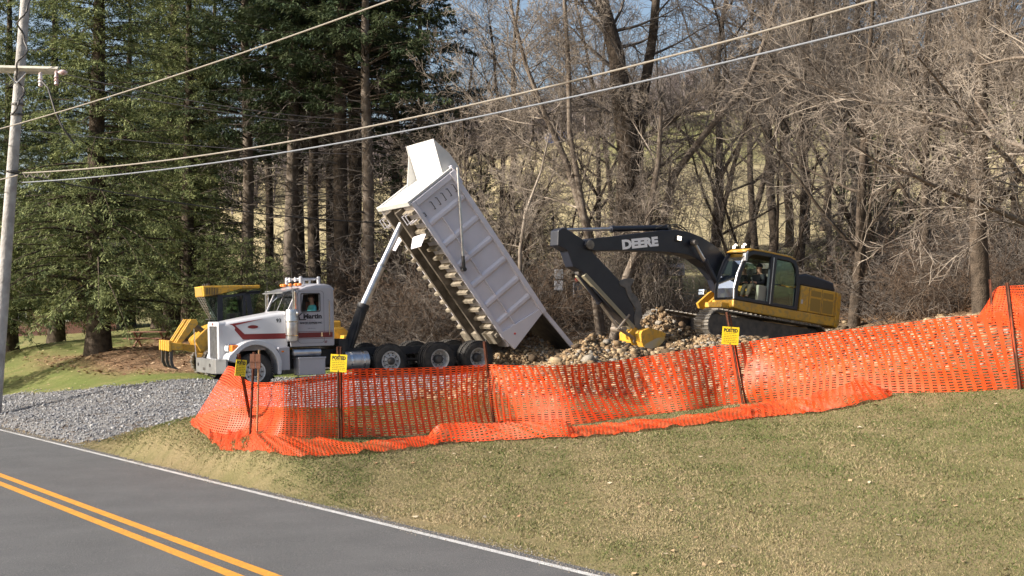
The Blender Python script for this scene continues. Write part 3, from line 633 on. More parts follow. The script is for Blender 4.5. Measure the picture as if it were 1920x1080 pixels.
# custom vine covered tree
def path_tree(pts, rads, seed, nl, label, ll=3.5, group=gb, tm_m=BARK_D, cm_m=TWIG, kids=(9, 7, 4), loc=None, sides=None):
    base_ = Vector(pts[0]); rel = [tuple(Vector(p)-base_) for p in pts]
    rng = random.Random(seed); out = [[] for _ in range(6)]; P = dict(base); P['kids'] = [nl]+list(kids)
    P['up'] = [0, .06, .05, .04, 0]; P['rmin'] = .006
    for i in range(len(rel)-1):
        out[0].append((*rel[i], *rel[i+1], rads[i], rads[i+1]))
    for i in range(nl):
        f = rng.uniform(.22, 1)*(len(rel)-1); j = min(int(f), len(rel)-2); a = Vector(rel[j]).lerp(Vector(rel[j+1]), f-j); az = rng.uniform(0, 2*pi)
        grow(out, tuple(a), nrm(cos(az), sin(az), rng.uniform(.1, .9)), ll*rng.uniform(.5, 1.2), max(rads[j]*.28, .02), 1, P, rng)
    tm = np_mesh('trunk', *segs_arr(out[0], 10), True); cm = np_mesh('branches', *segs_arr(sum(out[1:], []), 3), False)
    return place_tree('bare_tree', tm, cm, base_, 0, 1.0, label, group=group, tm_m=tm_m, cm_m=cm_m)
def pxpath(l, d): return [tuple(onground(l[0][0], d))] + [tuple(W(px, py, d)) for px, py in l[1:]]
path_tree(pxpath([(1178, 0), (1172, 430), (1180, 300), (1168, 200), (1155, 100), (1128, 0), (1090, -120)], 50), [.52, .46, .44, .42, .32, .26, .16], 61, 22, 'thick dark vine covered tree rising above the excavator boom', ll=4)
path_tree(pxpath([(1186, 0), (1200, 420), (1196, 300), (1205, 190), (1225, 60), (1235, -60), (1250, -150)], 50.6), [.30, .25, .22, .22, .18, .15, .1], 62, 16, 'second slimmer trunk leaning right beside the thick vine covered tree', ll=3.5)
path_tree(pxpath([(1225, 0), (1240, 430), (1262, 330), (1330, 240), (1400, 160), (1440, 60), (1470, -40)], 49), [.22, .18, .15, .13, .11, .08, .05], 63, 16, 'curved bare tree bending right above the excavator cab lights', ll=3, tm_m=BARK_G)
path_tree(pxpath([(1128, 0), (1105, 440), (1080, 360), (1060, 300), (1020, 210), (985, 120), (960, 20), (950, -60)], 48), [.19, .17, .15, .12, .10, .08, .06, .04], 64, 22, 'tan bare tree curving left above the tip of the excavator boom', ll=4.2, tm_m=BARK_G, cm_m=TWIG_T, kids=(10, 8, 4))
path_tree(pxpath([(1125, 0), (1098, 420), (1068, 250), (1066, 120), (1058, 0), (1050, -90)], 47.6), [.13, .12, .10, .09, .07, .05], 65, 14, 'slim straight tan tree beside the tip of the excavator boom', ll=2.6, tm_m=BARK_G, cm_m=TWIG_T)
path_tree(pxpath([(975, 0), (975, 470), (985, 400), (1015, 320), (1030, 250)], 46), [.08, .07, .06, .04, .02], 66, 12, 'pale thin sapling just right of the dump bed rear corner', ll=2.6, tm_m=TWIG_T, cm_m=TWIG_T)
path_tree(pxpath([(1150, 0), (1175, 520), (1215, 420), (1235, 300), (1240, 200)], 47), [.20, .17, .14, .10, .06], 67, 12, 'pale trunk leaning right directly behind the excavator stick', ll=2.6, tm_m=BARK_G, cm_m=TWIG_T)
for i, (px, d, mi, rz, sc, mm, lab) in enumerate([
    (905, 52, 2, .3, .95, TWIG_T, 'multi stemmed bare tree fanning out behind the top of the dump bed'),
    (840, 56, 3, 1.7, 1.0, TWIG_T, 'arching bare tree just right of the dump bed shield'),
    (1010, 54, 3, 2.9, 1.0, TWIG, 'bare multi stemmed tree behind the gap between bed and stick'),
    (945, 60, 0, 4.0, .9, TWIG, 'tall bare tree behind the dump bed with fine upright branches'),
    (1330, 56, 1, .9, .95, TWIG, 'bare tree standing behind the excavator cab roof'),
    (1430, 50, 2, 3.3, .85, TWIG, 'bare tree behind the rear of the excavator cab'),
    (1500, 54, 0, 5.3, .95, TWIG, 'grey bare tree behind the excavator engine hood'),
    (1560, 62, 1, 1.5, 1.0, TWIG, 'farther bare tree above the counterweight'),
    (1660, 54, 3, .2, 1.1, TWIG, 'spreading bare tree right of the dark leaning trunk'),
    (1790, 56, 0, 3.0, 1.0, TWIG, 'bare tree set back behind the raised net end'),
    (1900, 50, 1, 4.4, 1.0, TWIG, 'bare tree at the right edge set back in the brush'),
    (1120, 70, 0, 1.0, 1.0, TWIG, 'bare tree on the meadow edge left of the vine covered tree'),
    (860, 70, 0, .5, .9, TWIG, 'bare tree far behind the bed shield'),
    (1740, 72, 1, .5, 1.1, TWIG, 'tall bare tree at the back right of the meadow')]):
    place_tree('bare_tree', *BT[mi], onground(px, d), rz, sc, lab, group=gb, tm_m=BARK_D, cm_m=mm)
for i in list(range(16))+[18, 21, 24, 25]:
    px = [1340, 1420, 1480, 1540, 1600, 1660, 1700, 1760, 1820, 1880, 1930, 1390, 1510, 1630, 1750, 1860, 830, 900, 960, 1030, 1090, 1150, 1220, 1290, 1450, 1570][i]; d = (66+(i*7) % 23) if i < 16 or i > 23 else 92+(i*5) % 25
    place_tree('bare_tree', *BT[(0, 1)[i % 2]], onground(px, d), i*1.7, 1.35+.04*(i % 5), 'tall grey bare tree standing at the back of the meadow', group='tall bare trees at the back of the meadow', tm_m=BARK_D, cm_m=TWIG)
# brush thickets
bl = [(470, 64, 1.3), (520, 68, 1.6), (570, 64, 1.4), (620, 66, 1.5), (670, 63, 1.3), (500, 60, .8), (720, 47.5, 1.0), (770, 49, 1.1), (830, 48.5, 1.1), (880, 50, 1.3), (940, 48.5, 1.2), (1000, 50, 1.3), (790, 54, 1.6), (700, 54, 1.3), (900, 55, 1.8), (980, 56, 1.8), (1060, 52, 1.1), (1130, 50.5, .8), (1290, 51, .7), (860, 61, 2.2), (600, 52, .6), (540, 54, .6),
      (1620, 47, 1.1), (1680, 44, 1.0), (1740, 42, .9), (1800, 41, .9), (1860, 42, 1.0), (1640, 54, 1.5), (1720, 52, 1.5), (1810, 50, 1.5), (1900, 47, 1.4), (1400, 52, .8), (1480, 52, .9), (1560, 50, 1.0), (1960, 42, 1.2), (1780, 62, 1.8), (1650, 66, 1.8), (1890, 60, 1.8), ]
def bush_lab(px):
    if px < 690: return 'low brown brush on the bank behind the truck cab'
    if px < 960: return 'tangled bare brown brush behind the raised dump bed'
    if px < 1200: return 'tangled bare brown brush behind the excavator boom'
    if px < 1590: return 'bare brush behind the excavator'
    return 'bare brush on the shaded bank right of the excavator'
for i, (px, d, sc) in enumerate(bl):
    place_tree('brush_shrub', *BUSH[i % 2], onground(px, d), i*2.1, (sc, sc, sc*(.8+.3*((i*7) % 3)/2)), bush_lab(px), cat='shrub', group=bush_lab(px), tm_m=TWIG_D, cm_m=TWIG_D if (i % 3) else TWIG, tname='stems', cname='twigs')
for i, (px, d, sc, lab) in enumerate([(1172, 49.2, 1.0, 'hanging dry vines wrapped round the thick dark tree'), (1215, 48.3, .9, 'dry vines climbing between the thick tree and the curved tree'), (1150, 48.6, .8, 'dry vines behind the upper end of the excavator stick'), (1240, 48.4, 1.1, 'tall pale vines above the excavator boom'), (1350, 51, .9, 'dry vines above the excavator cab')]):
    place_tree('climbing_vine', *VINE, onground(px, d), i*1.9, (sc, sc, sc*1.5), lab, cat='vine', group='dry vines on the bank', tm_m=TWIG, cm_m=TWIG_T, tname='stems', cname='twigs')
# far wood along the ridge: one mass
def far_wood():
    rng = random.Random(77); segs = []
    for i in range(1500):
        y = rng.uniform(128, 190); x = rng.uniform(-.44, .46)*y
        if y < 138 and rng.random() < .5: continue
        z = gz(x, y); H = rng.uniform(15, 25); r = rng.uniform(.08, .2); p = (x, y, z-.3); d = (rng.gauss(0, .03), 0, 1); n = 5
        for k in range(n):
            d = nrm(d[0]+rng.gauss(0, .04), d[1], d[2]); q = (p[0]+d[0]*H/n, p[1]+d[1]*H/n, p[2]+d[2]*H/n)
            segs.append((*p, *q, r*(1-k/n*.8), r*(1-(k+1)/n*.8)))
            if k >= 1:
                for _ in range(7):
                    a = rng.uniform(0, 2*pi); e = nrm(cos(a), sin(a)*.4, rng.uniform(.6, 1.8)); L_ = rng.uniform(1.5, 4.0)*(1-k*.1); t = rng.random()
                    b0 = tuple(p[j]+(q[j]-p[j])*t for j in range(3)); b1 = tuple(b0[j]+e[j]*L_ for j in range(3)); segs.append((*b0, *b1, .035, .015))
                    for __ in range(4):
                        t2 = rng.uniform(.2, 1); c0 = tuple(b0[j]+(b1[j]-b0[j])*t2 for j in range(3)); a = rng.uniform(0, 2*pi); g_ = nrm(cos(a), sin(a), rng.uniform(.2, 1.6)); l2 = rng.uniform(.6, 1.6)
                        segs.append((*c0, *(c0[j]+g_[j]*l2 for j in range(3)), .018, .012))
        p = q
    o = link('distant_wood', np_mesh('distant_wood', *segs_arr(segs, 3)), TWIG_F)
    tag(o, 'bare grey wood standing along the ridge against the pale sky', 'wood', kind='stuff')
far_wood()

# ---------------------------------------------------------------- paints
P_SILVER = mat('silver_grey_truck_paint', (.37, .37, .41), .35, c2=(.34, .34, .37), scale=1.2, coat=.4)
P_WHITE = mat('white_hood_paint', (.52, .53, .56), .35, c2=(.46, .47, .50), scale=1.5, coat=.4)
P_BED = mat('dusty_white_bed_paint', (.64, .63, .69), .5, c2=(.54, .53, .58), scale=1.3, contrast=(.35, .8))
P_BEDF = mat('clean_white_bed_paint', (.60, .60, .59), .5, c2=(.52, .52, .50), scale=2.0)
M_MAROON = mat('maroon_paint', (.16, .015, .015), .4)
M_CHROME = mat('chrome', (.75, .76, .78), .12, 1.0, c2=(.6, .6, .62), scale=8)
M_ALU = mat('brushed_aluminium', (.62, .63, .65), .35, 1.0, c2=(.45, .45, .47), scale=6)
M_STEEL = mat('grey_bumper_steel', (.30, .31, .32), .4, .6, c2=(.22, .225, .23), scale=3)
M_BLACK = mat('black_frame_paint', (.02, .02, .022), .6, c2=(.055, .05, .045), scale=3)
M_DARK = mat('dark_interior', (.02, .019, .018), .9)
M_TYRE = mat('dusty_tyre_rubber', (.022, .021, .021), .9, c2=(.055, .05, .044), scale=5, bump=.4, bscale=40)
M_RIM = mat('white_wheel_rim', (.62, .62, .62), .4, c2=(.42, .40, .37), scale=9)
M_UNDER = mat('dirty_bed_underside', (.16, .135, .105), .85, c2=(.08, .066, .05), scale=4, contrast=(.35, .6))
M_RIBS = mat('muddy_cross_member', (.27, .235, .18), .9, c2=(.13, .11, .08), scale=6)
M_AMBER = mat('amber_lens', (.80, .22, .03), .25, spec=.6)
M_RED = mat('red_lens', (.5, .02, .02), .3)
M_LAMP = mat('lamp_glass', (.75, .76, .74), .15, c2=(.5, .5, .5), scale=20)
M_SEAT = mat('brown_seat_cloth', (.10, .03, .02), .9)
M_INK = mat('black_lettering', (.015, .015, .018), .6)
M_YEL = mat('yellow_machine_paint', (.62, .35, .035), .45, c2=(.52, .28, .03), scale=1.6, coat=.15, c3=(.40, .25, .06), s3=9)
M_YELD = mat('yellow_mesh_grille', (.30, .19, .04), .7)
M_BLUEB = mat('blue_black_machine_paint', (.009, .012, .022), .42, c2=(.018, .021, .032), scale=2, coat=.08)
M_GUN = mat('worn_track_steel', (.11, .105, .10), .55, .6, c2=(.22, .20, .17), scale=7)
M_DGREY = mat('charcoal_steel', (.05, .05, .053), .5, .3, c2=(.11, .10, .09), scale=5)
M_MUD = mat('worn_bucket_steel', (.42, .38, .29), .6, .3, c2=(.55, .40, .12), scale=3)
GL = glass('tinted_cab_glass'); GLG = glass('green_tinted_glass', (.50, .62, .55), .12); GLW = glass('windshield_glass', (.25, .32, .34), .9)

# ---------------------------------------------------------------- people (skinned skeletons)
SKIN = mat('skin', (.42, .24, .17), .6)
def skinned(name, pts, edges, rad_, m, parent, root=0, sub=2):
    me = bpy.data.meshes.new(name); me.from_pydata([tuple(p) for p in pts], edges, []); o = bpy.data.objects.new(name, me); COL.objects.link(o)
    md = o.modifiers.new('skin', 'SKIN'); md.branch_smoothing = .3
    for i, v in enumerate(me.skin_vertices[0].data): r = rad_[i]; v.radius = (r, r) if not isinstance(r, tuple) else r; v.use_root = (i == root)
    sb = o.modifiers.new('sub', 'SUBSURF'); sb.levels = sub; sb.render_levels = sub
    dg = bpy.context.evaluated_depsgraph_get(); m2 = bpy.data.meshes.new_from_object(o.evaluated_get(dg)); bpy.data.objects.remove(o)
    m2.polygons.foreach_set('use_smooth', np.ones(len(m2.polygons), dtype=bool)); m2.materials.clear(); m2.name = name
    return link(name, m2, m, parent)
def seated_person(loc, rot, label, shirt, trousers, cap=None, hair=(.05, .03, .02), sc=1.0):
    """origin at the seat, facing local +x"""
    r = empty('person', loc, rot); r.scale = (sc,)*3; tag(r, label, 'person')
    J = dict(pelvis=(0, 0, .10), waist=(.0, 0, .26), chest=(-.02, 0, .44), neck=(-.01, 0, .58), head0=(.01, 0, .66), head=(.02, 0, .75), crown=(.01, 0, .83))
    names = list(J); pts = [J[k] for k in names]; R_ = [(.14, .12), (.125, .12), (.15, .125), .055, .075, .092, .07]; E_ = [(0, 1), (1, 2), (2, 3), (3, 4), (4, 5), (5, 6)]
    for s in (1, -1):
        b = len(pts); pts += [(-.02, .19*s, .50), (.04, .26*s, .26), (.28, .20*s, .24), (.35, .18*s, .25), (.40, .17*s, .25)]
        R_ += [.062, .048, .038, .028, (.035, .018)]; E_ += [(2, b), (b, b+1), (b+1, b+2), (b+2, b+3), (b+3, b+4)]
        for i, (dy, L) in enumerate(((-.027, .060), (-.009, .072), (.009, .068), (.027, .052))):
            c = len(pts); pts += [(.43, .17*s+dy*s, .252), (.43+L*.5, .17*s+dy*s*1.1, .245), (.43+L*.75, .17*s+dy*s*1.1, .215)]
            R_ += [.010, .009, .008]; E_ += [(b+4, c), (c, c+1), (c+1, c+2)]
        c = len(pts); pts += [(.385, .17*s-.040*s, .262), (.415, .17*s-.055*s, .268)]; R_ += [.011, .009]; E_ += [(b+4, c), (c, c+1)]
        b = len(pts); pts += [(.05, .10*s, .08), (.45, .13*s, .14), (.55, .12*s, -.22), (.58, .12*s, -.28), (.70, .12*s, -.31)]
        R_ += [.085, .062, .045, .045, (.045, .03)]; E_ += [(0, b), (b, b+1), (b+1, b+2), (b+2, b+3), (b+3, b+4)]
    body = skinned('body', pts, E_, R_, SKIN, r)
    # face: nose, ears, eyes, mouth as one small relief on the head
    f = MB(); f.ball((.115, 0, .745), .018, 6, (1, .8, 1.3)); f.ball((.02, .088, .745), .022, 6, (.6, .4, 1.2)); f.ball((.02, -.088, .745), .022, 6, (.6, .4, 1.2)); f.build('nose_and_ears', SKIN, r, smooth=True)
    e = MB(); [e.ball((.100, s*.034, .770), .011, 6) for s in (1, -1)]; e.box(.100, .108, -.024, .024, .703, .709); e.build('eyes_and_mouth', M_DARK, r)
    sp = [(0, 0, .12), (0, 0, .26), (-.02, 0, .44), (-.01, 0, .555)]; sr = [(.155, .14), (.145, .14), (.17, .145), .075]; se = [(0, 1), (1, 2), (2, 3)]
    for s in (1, -1): b = len(sp); sp += [(-.02, .19*s, .50), (.04, .262*s, .26), (.29, .20*s, .242)]; sr += [.078, .064, .050]; se += [(2, b), (b, b+1), (b+1, b+2)]
    skinned('jacket', sp, se, sr, shirt, r)
    tp = [(0, 0, .10)]; tr_ = [(.15, .13)]; te = []
    for s in (1, -1): b = len(tp); tp += [(.06, .10*s, .09), (.45, .13*s, .145), (.55, .12*s, -.20)]; tr_ += [.10, .078, .062]; te += [(0, b), (b, b+1), (b+1, b+2)]
    skinned('trousers', tp, te, tr_, trousers, r)
    for s in (1, -1):
        skinned('boot', [(.555, .12*s, -.20), (.575, .12*s, -.29), (.70, .12*s, -.315)], [(0, 1), (1, 2)], [.058, .058, (.055, .042)], M_DARK, r, sub=1)
    h = MB(); h.ball((.0, 0, .80), .104, 10, (1.05, .95, .80)); hm = mat('hat_or_hair', cap or hair, .9)
    if cap: h.box(.08, .20, -.06, .06, .795, .810)
    h.build('cap' if cap else 'hair', hm, r, smooth=True)
    return r

# ---------------------------------------------------------------- dump truck
truck = empty('dump_truck', TRK.O, TRK.rot)
tag(truck, 'white dump truck with raised bed tipping stone, maroon stripe along hood and door', 'dump truck')
T = truck
def wheel(x, y0, z, r, side, parent, kind='dual', steer=0):
    """side=+1: faces +y. Built as a tyre (part: wheel root), rim and hub"""
    wd = .26; c = (x, y0, z)
    pr = [(-wd/2, r*.60), (-wd/2, r*.86), (-wd/2+.03, r*.96), (-wd*.25, r), (0, r*1.005), (wd*.25, r), (wd/2-.03, r*.96), (wd/2, r*.86), (wd/2, r*.60)]
    m = MB().lathe(c, [(a*side, b) for a, b in pr], 'y', 40, (False, False))
    # tread blocks
    for k in range(48):
        t = 2*pi*k/48
        for sgn in (-1, 1):
            cx, cz = x+cos(t)*r, z+sin(t)*r; dx, dz = cos(t), sin(t); tx, tz = -dz, dx; w2 = r*.045; h = .014
            y_a, y_b = y0+sgn*.02, y0+sgn*.105
            m.add([(cx+tx*w2*a+dx*h*b, yy, cz+tz*w2*a+dz*h*b) for yy in (y_a, y_b) for a in (-1, 1) for b in (-1, 1)], [(0, 1, 3, 2), (4, 6, 7, 5), (0, 4, 5, 1), (2, 3, 7, 6), (0, 2, 6, 4), (1, 5, 7, 3)])
    ty = m.build('wheel', M_TYRE, parent, smooth=True)
    if kind == 'inner': return ty
    q = wd/2*side
    if kind == 'steer':   # rim bulges outward
        rp = [(q*.7, r*.60), (q*1.0, r*.585), (q*.96, r*.53), (q*.55, r*.50), (q*.50, r*.40), (q*.9, r*.30), (q*.95, r*.10)]
    else:                 # deep dish
        rp = [(q*.7, r*.60), (q*1.0, r*.585), (q*.92, r*.54), (-q*.2, r*.50), (-q*.55, r*.42), (-q*.6, r*.1)]
    rm = MB().lathe(c, rp, 'y', 36, (False, True)).build('rim', M_RIM, ty, smooth=True)
    h = MB(); 
    if kind == 'steer':
        h.lathe(c, [(q*.8, .12), (q*1.25, .115), (q*1.6, .075), (q*1.65, .02)], 'y', 18); nut = q*1.0; nr = r*.34
        for k in range(10): t = 2*pi*k/10; h.lathe((x+cos(t)*r*.45, y0+q*.62, z+sin(t)*r*.45), [(0, .022), (.012*side, .022)], 'y', 8)
    else:
        h.lathe(c, [(-q*.6, .15), (q*.3, .14), (q*.7, .09), (q*.72, .02)], 'y', 18); nut = -q*.5; nr = r*.36
    for k in range(10):
        t = 2*pi*k/10; h.lathe((x+cos(t)*nr, y0+nut, z+sin(t)*nr), [(-.02*side, .016), (.03*side, .016)], 'y', 6)
    h.build('hub', M_DGREY, ty)
    return ty
for s in (1, -1):
    wheel(6.55, s*1.0, .44, .53, s, T, 'steer')
    wheel(2.29, s*1.0, .60, .52, s, T, 'steer')
    for x in (.66, -.70):
        wheel(x, s*1.06, .60, .53, s, T, 'dual'); wheel(x, s*.74, .60, .53, s, T, 'inner')
m = MB()
for s in (1, -1): m.box(-1.9, 7.35, s*.44-.04, s*.44+.04, .78, 1.0)
for x in (-1.8, -.9, .0, .9, 1.8, 2.9, 3.8, 5.0, 6.0, 7.2): m.box(x-.04, x+.04, -.40, .40, .80, .98)
m.build('chassis_frame', M_BLACK, T)
m = MB()
for x in (6.55, 2.29, .66, -.70): m.tube([(x, -.95, .5), (x, .95, .5)], .07, 10); m.ball((x, 0, .5), .2, 8)
m.box(3.0, 6.0, -.3, .3, .45, .95); m.tube([(.66, 0, .55), (5.0, 0, .75)], .05)
m.build('axles', M_BLACK, T, smooth=True)
m = MB()  # mudguards / suspension clutter
for s in (1, -1):
    MB().box(3.8, 5.5, s*.5-.06, s*.5+.06, .55, .98).build('frame_bracket', M_BLACK, T); MB().box(-.5, .5, s*.55-.05, s*.55+.05, .62, .80).build('suspension', M_BLACK, T)
# hood: loft of rounded sections
def hood_sec(x):
    f = (7.32-x)/(7.32-5.48); top = 1.86+(2.17-1.86)*min(f, 1)**.85; hw = .56+(.88-.56)*f; bot = 1.02+.06*f
    return top, hw, bot
m = MB(); secs = []
for i in range(9):
    x = 7.32-(7.32-5.48)*i/8; top, hw, bot = hood_sec(x); c = .12; ring = [(x, hw, bot)]
    for k in range(5): a = pi/2*k/4; ring.append((x, hw-c+c*cos(a), top-c+c*sin(a)))
    ring.append((x, 0, top+.02)); ring += [(x, -p[1], p[2]) for p in reversed(ring[:-1])]
    secs.append(ring)
n = len(secs[0]); m.add(sum(secs, []), [(i*n+j, i*n+j+1, (i+1)*n+j+1, (i+1)*n+j) for i in range(8) for j in range(n-1)]+[tuple(range(n)), tuple(range(8*n, 9*n))])
hood = m.build('hood', P_WHITE, T, smooth=True)
hy = lambda x: hood_sec(x)[1]
# grille shell
m = MB(lambda x, y, z: (y, x, z))
def rrect(x0, x1, z0, z1, r, k=4):
    o = []
    for (cx, cz, a0) in ((x1-r, z1-r, 0), (x0+r, z1-r, 90), (x0+r, z0+r, 180), (x1-r, z0+r, 270)):
        for i in range(k+1): a = rad(a0+90*i/k); o.append((cx+r*cos(a), cz+r*sin(a)))
    return o
m.ring(rrect(-.56, .56, .72, 1.90, .10), rrect(-.40, .40, .82, 1.76, .04), 7.22, 7.44)
sh = m.build('grille_shell', P_WHITE, T, bevel=.02)
m = MB().box(7.30, 7.38, -.41, .41, .81, 1.77)
gr = m.build('grille', mat('grille_mesh_steel', (.22, .22, .22), .5, .7, c2=(.30, .30, .30), scale=60), T)
m = MB()
for i in range(7): y = -.40+.8*i/6; m.box(7.38, 7.41, y-.008, y+.008, .82, 1.76)
for i in range(24): z = .84+.90*i/23; m.box(7.378, 7.388, -.40, .40, z-.006, z+.006)
m.build('grille_bars', M_ALU, gr)
m = MB(lambda x, y, z: (y, x, z)); m.prism([(.0+.055*cos(a*pi/8), 1.83+.035*sin(a*pi/8)) for a in range(16)], 7.44, 7.455); m.build('nose_emblem', M_MAROON, sh)
# fenders
for s in (1, -1):
    def arc(r, a0, a1, k=14, cx=6.52, cz=.56): return [(cx+r*cos(rad(a0+(a1-a0)*i/k)), cz+r*sin(rad(a0+(a1-a0)*i/k))) for i in range(k+1)]
    outer = arc(.76, 188, 28); outer = [(x, z) for x, z in outer]
    out = [(5.76, .34)]+arc(.80, 168, 42)+[(7.30, .93), (7.34, .80)]
    inn = [(7.12, .72)]+arc(.66, 30, 176)+[(5.86, .34)]
    m = MB().prism(out+inn, s*.52, s*1.13); f = m.build('fender', P_WHITE, T, bevel=.02)
    m = MB().prism(arc(.655, -10, 186)+[(5.75, .2), (7.3, .2)][::-1], s*.50, s*.53); m.build('wheel_well', M_DARK, T)
    m = MB().box(7.02, 7.26, s*.60, s*.92, 1.00, 1.26); hl = m.build('headlight_housing', M_CHROME, T, bevel=.02)
    m = MB(); [m.lathe((7.26, s*yy, 1.13), [(0, .085), (.02, .08), (.035, .03)], 'x', 16) for yy in (.67, .84)]; m.build('headlight', M_LAMP, hl, smooth=True)
    m = MB().box(7.0, 7.2, s*.93, s*1.05, 1.03, 1.23); m.build('turn_signal', M_AMBER, T, bevel=.03)
# bumper with bent ends
m = MB(); bw = 1.2; plan = [(7.42, -bw), (7.68, -bw+.18), (7.72, -.8), (7.72, .8), (7.68, bw-.18), (7.42, bw), (7.36, bw), (7.60, .75), (7.60, -.75), (7.36, -bw)]
m.add([(x, y, z) for z in (.42, .84) for x, y in plan], [tuple(range(9, -1, -1)), tuple(range(10, 20))]+[(i, (i+1) % 10, (i+1) % 10+10, i+10) for i in range(10)])
bp = m.build('bumper', M_STEEL, T, bevel=.015)
m = MB().box(7.715, 7.73, -.12, .12, .50, .58); [m.lathe((7.72, y, .66), [(0, .05), (.02, .05)], 'x', 12) for y in (-.62, .62)]; m.build('bumper_holes', M_BLACK, bp)
for s in (1, -1): MB().tube([(7.66, s*1.08, .84), (7.70, s*1.12, 1.70)], .012, 6).build('bumper_guide_rod', M_ALU, bp)
# cab: side walls with openings
def cab_side(s, y_in, y_out):
    m = MB()
    out = [(4.10, 1.13), (4.70, 1.13), (5.42, 1.13), (5.46, 1.60), (5.42, 2.16), (5.12, 2.80), (4.80, 2.86), (4.12, 2.84)]
    inn = [(4.52, 1.6), (4.75, 1.6), (5.0, 1.6), (5.06, 1.6), (5.06, 2.16), (5.03, 2.66), (4.80, 2.66), (4.52, 2.66)]
    # window opening only from z 2.16 up: lower door skin is solid
    inn = [(4.52, 2.17), (4.70, 2.17), (4.95, 2.17), (5.07, 2.17), (5.07, 2.30), (5.02, 2.66), (4.80, 2.67), (4.52, 2.67)]
    m.ring(out, inn, s*y_in, s*y_out); return m
CY = 1.02
cs = cab_side(1, CY-.05, CY).build('cab_side', P_SILVER, T, bevel=.008); cs2 = cab_side(-1, CY-.05, CY).build('cab_side', P_SILVER, T, bevel=.008)
m = MB().box(4.06, 4.12, -CY, CY, 1.13, 2.84); m.build('cab_back', P_SILVER, T, bevel=.03)
m = MB(); rs = []   # domed roof
for i, (x, z) in enumerate([(5.40, 2.76), (5.15, 2.84), (4.9, 2.93), (4.6, 2.98), (4.3, 2.97), (4.12, 2.93), (4.04, 2.84)]):
    rs.append([(x, CY*.995, min(z, 2.80)), (x, CY*.98, z-.05), (x, CY*.85, z), (x, 0, z+.03), (x, -CY*.85, z), (x, -CY*.98, z-.05), (x, -CY*.995, min(z, 2.80))])
m.add(sum(rs, []), [(i*7+j, i*7+j+1, (i+1)*7+j+1, (i+1)*7+j) for i in range(6) for j in range(6)]+[(i*7+6, i*7, (i+1)*7, (i+1)*7+6) for i in range(6)]+[tuple(range(7)), tuple(range(42, 49))])
roof = m.build('cab_roof', P_SILVER, T, smooth=True)
m = MB()   # windshield surround and cowl
for y0, y1 in ((.94, 1.02), (-1.02, -.94)): m.add([(5.44, y0, 2.14), (5.52, y0, 2.14), (5.20, y0, 2.80), (5.12, y0, 2.80), (5.44, y1, 2.14), (5.52, y1, 2.14), (5.20, y1, 2.80), (5.12, y1, 2.80)], [(0, 1, 2, 3), (7, 6, 5, 4), (0, 4, 5, 1), (1, 5, 6, 2), (2, 6, 7, 3), (3, 7, 4, 0)])
m.box(5.38, 5.56, -.94, .94, 2.06, 2.17); m.add([(5.50, -.015, 2.17), (5.50, .015, 2.17), (5.20, .015, 2.80), (5.20, -.015, 2.80)], [(0, 1, 2, 3)])
m.build('windshield_frame', P_SILVER, T)
m = MB()
for a, b in ((-.93, -.015), (.015, .93)): m.add([(5.48, a, 2.16), (5.48, b, 2.16), (5.185, b, 2.79), (5.185, a, 2.79)], [(0, 1, 2, 3)])
m.build('windshield', GLW, T)
m = MB(); [m.tube([(5.53, y, 2.18), (5.36, y-.34, 2.46)], .008, 5) for y in (.75, -.15)]; m.build('wiper', M_BLACK, T)
m = MB().box(4.13, 5.40, -.95, .95, 1.10, 1.16).box(4.13, 4.16, -.95, .95, 1.16, 2.80).box(5.18, 5.40, -.93, .93, 1.5, 2.12); m.build('cab_interior', M_DARK, T)
for s in (1, -1): m = MB().box(4.25, 4.75, s*.5-.25, s*.5+.25, 1.45, 1.78).box(4.20, 4.34, s*.45-.25, s*.45+.25, 1.6, 2.45); m.build('seat', M_SEAT, T, bevel=.04)
m = MB(); m.tube([(5.0+.05*cos(t*pi/8), .45+.2*cos(t*pi/8+1.57), 2.02+.2*sin(t*pi/8+1.57)) for t in range(17)], .013, 6); m.tube([(5.0, .45, 2.02), (5.2, .45, 1.8)], .02); m.build('steering_wheel', M_BLACK, T)
# visor, lights, horns
m = MB().add([(5.14, -.98, 2.83), (5.14, .98, 2.83), (5.62, .93, 2.70), (5.62, -.93, 2.70), (5.14, -.98, 2.86), (5.14, .98, 2.86), (5.62, .93, 2.73), (5.62, -.93, 2.73)], [(0, 1, 2, 3), (7, 6, 5, 4), (0, 4, 5, 1), (1, 5, 6, 2), (2, 6, 7, 3), (3, 7, 4, 0)]) or None
m = MB(); m.add([(5.14, -.98, 2.83), (5.14, .98, 2.83), (5.62, .93, 2.70), (5.62, -.93, 2.70), (5.14, -.98, 2.86), (5.14, .98, 2.86), (5.62, .93, 2.73), (5.62, -.93, 2.73)], [(0, 1, 2, 3), (7, 6, 5, 4), (0, 4, 5, 1), (1, 5, 6, 2), (2, 6, 7, 3), (3, 7, 4, 0)])
m.build('sun_visor', M_STEEL, T)
for y in (-.75, -.55, 0, .50, .82): MB().ball((5.05, y, 2.96), .07, 8, (1.1, 1, .7)).build('roof_marker_light', M_AMBER, T, smooth=True)
m = MB()
for y in (.25, -.25): m.tube([(4.35, y, 3.12), (4.9, y, 3.12), (5.0, y, 3.12)], [.03, .035, .075], 10); m.box(4.5, 4.55, y-.02, y+.02, 2.96, 3.12)
for x, y in ((4.95, .65), (4.95, -.6), (4.3, .4)): m.lathe((x, y, 2.98), [(0, .055), (.2, .055), (.22, .03)], 'z', 10)
m.tube([(4.3, .4, 3.14), (4.95, .65, 3.14), (4.95, -.6, 3.14)], .02, 6)
m.build('air_horns', P_WHITE, T, smooth=True)
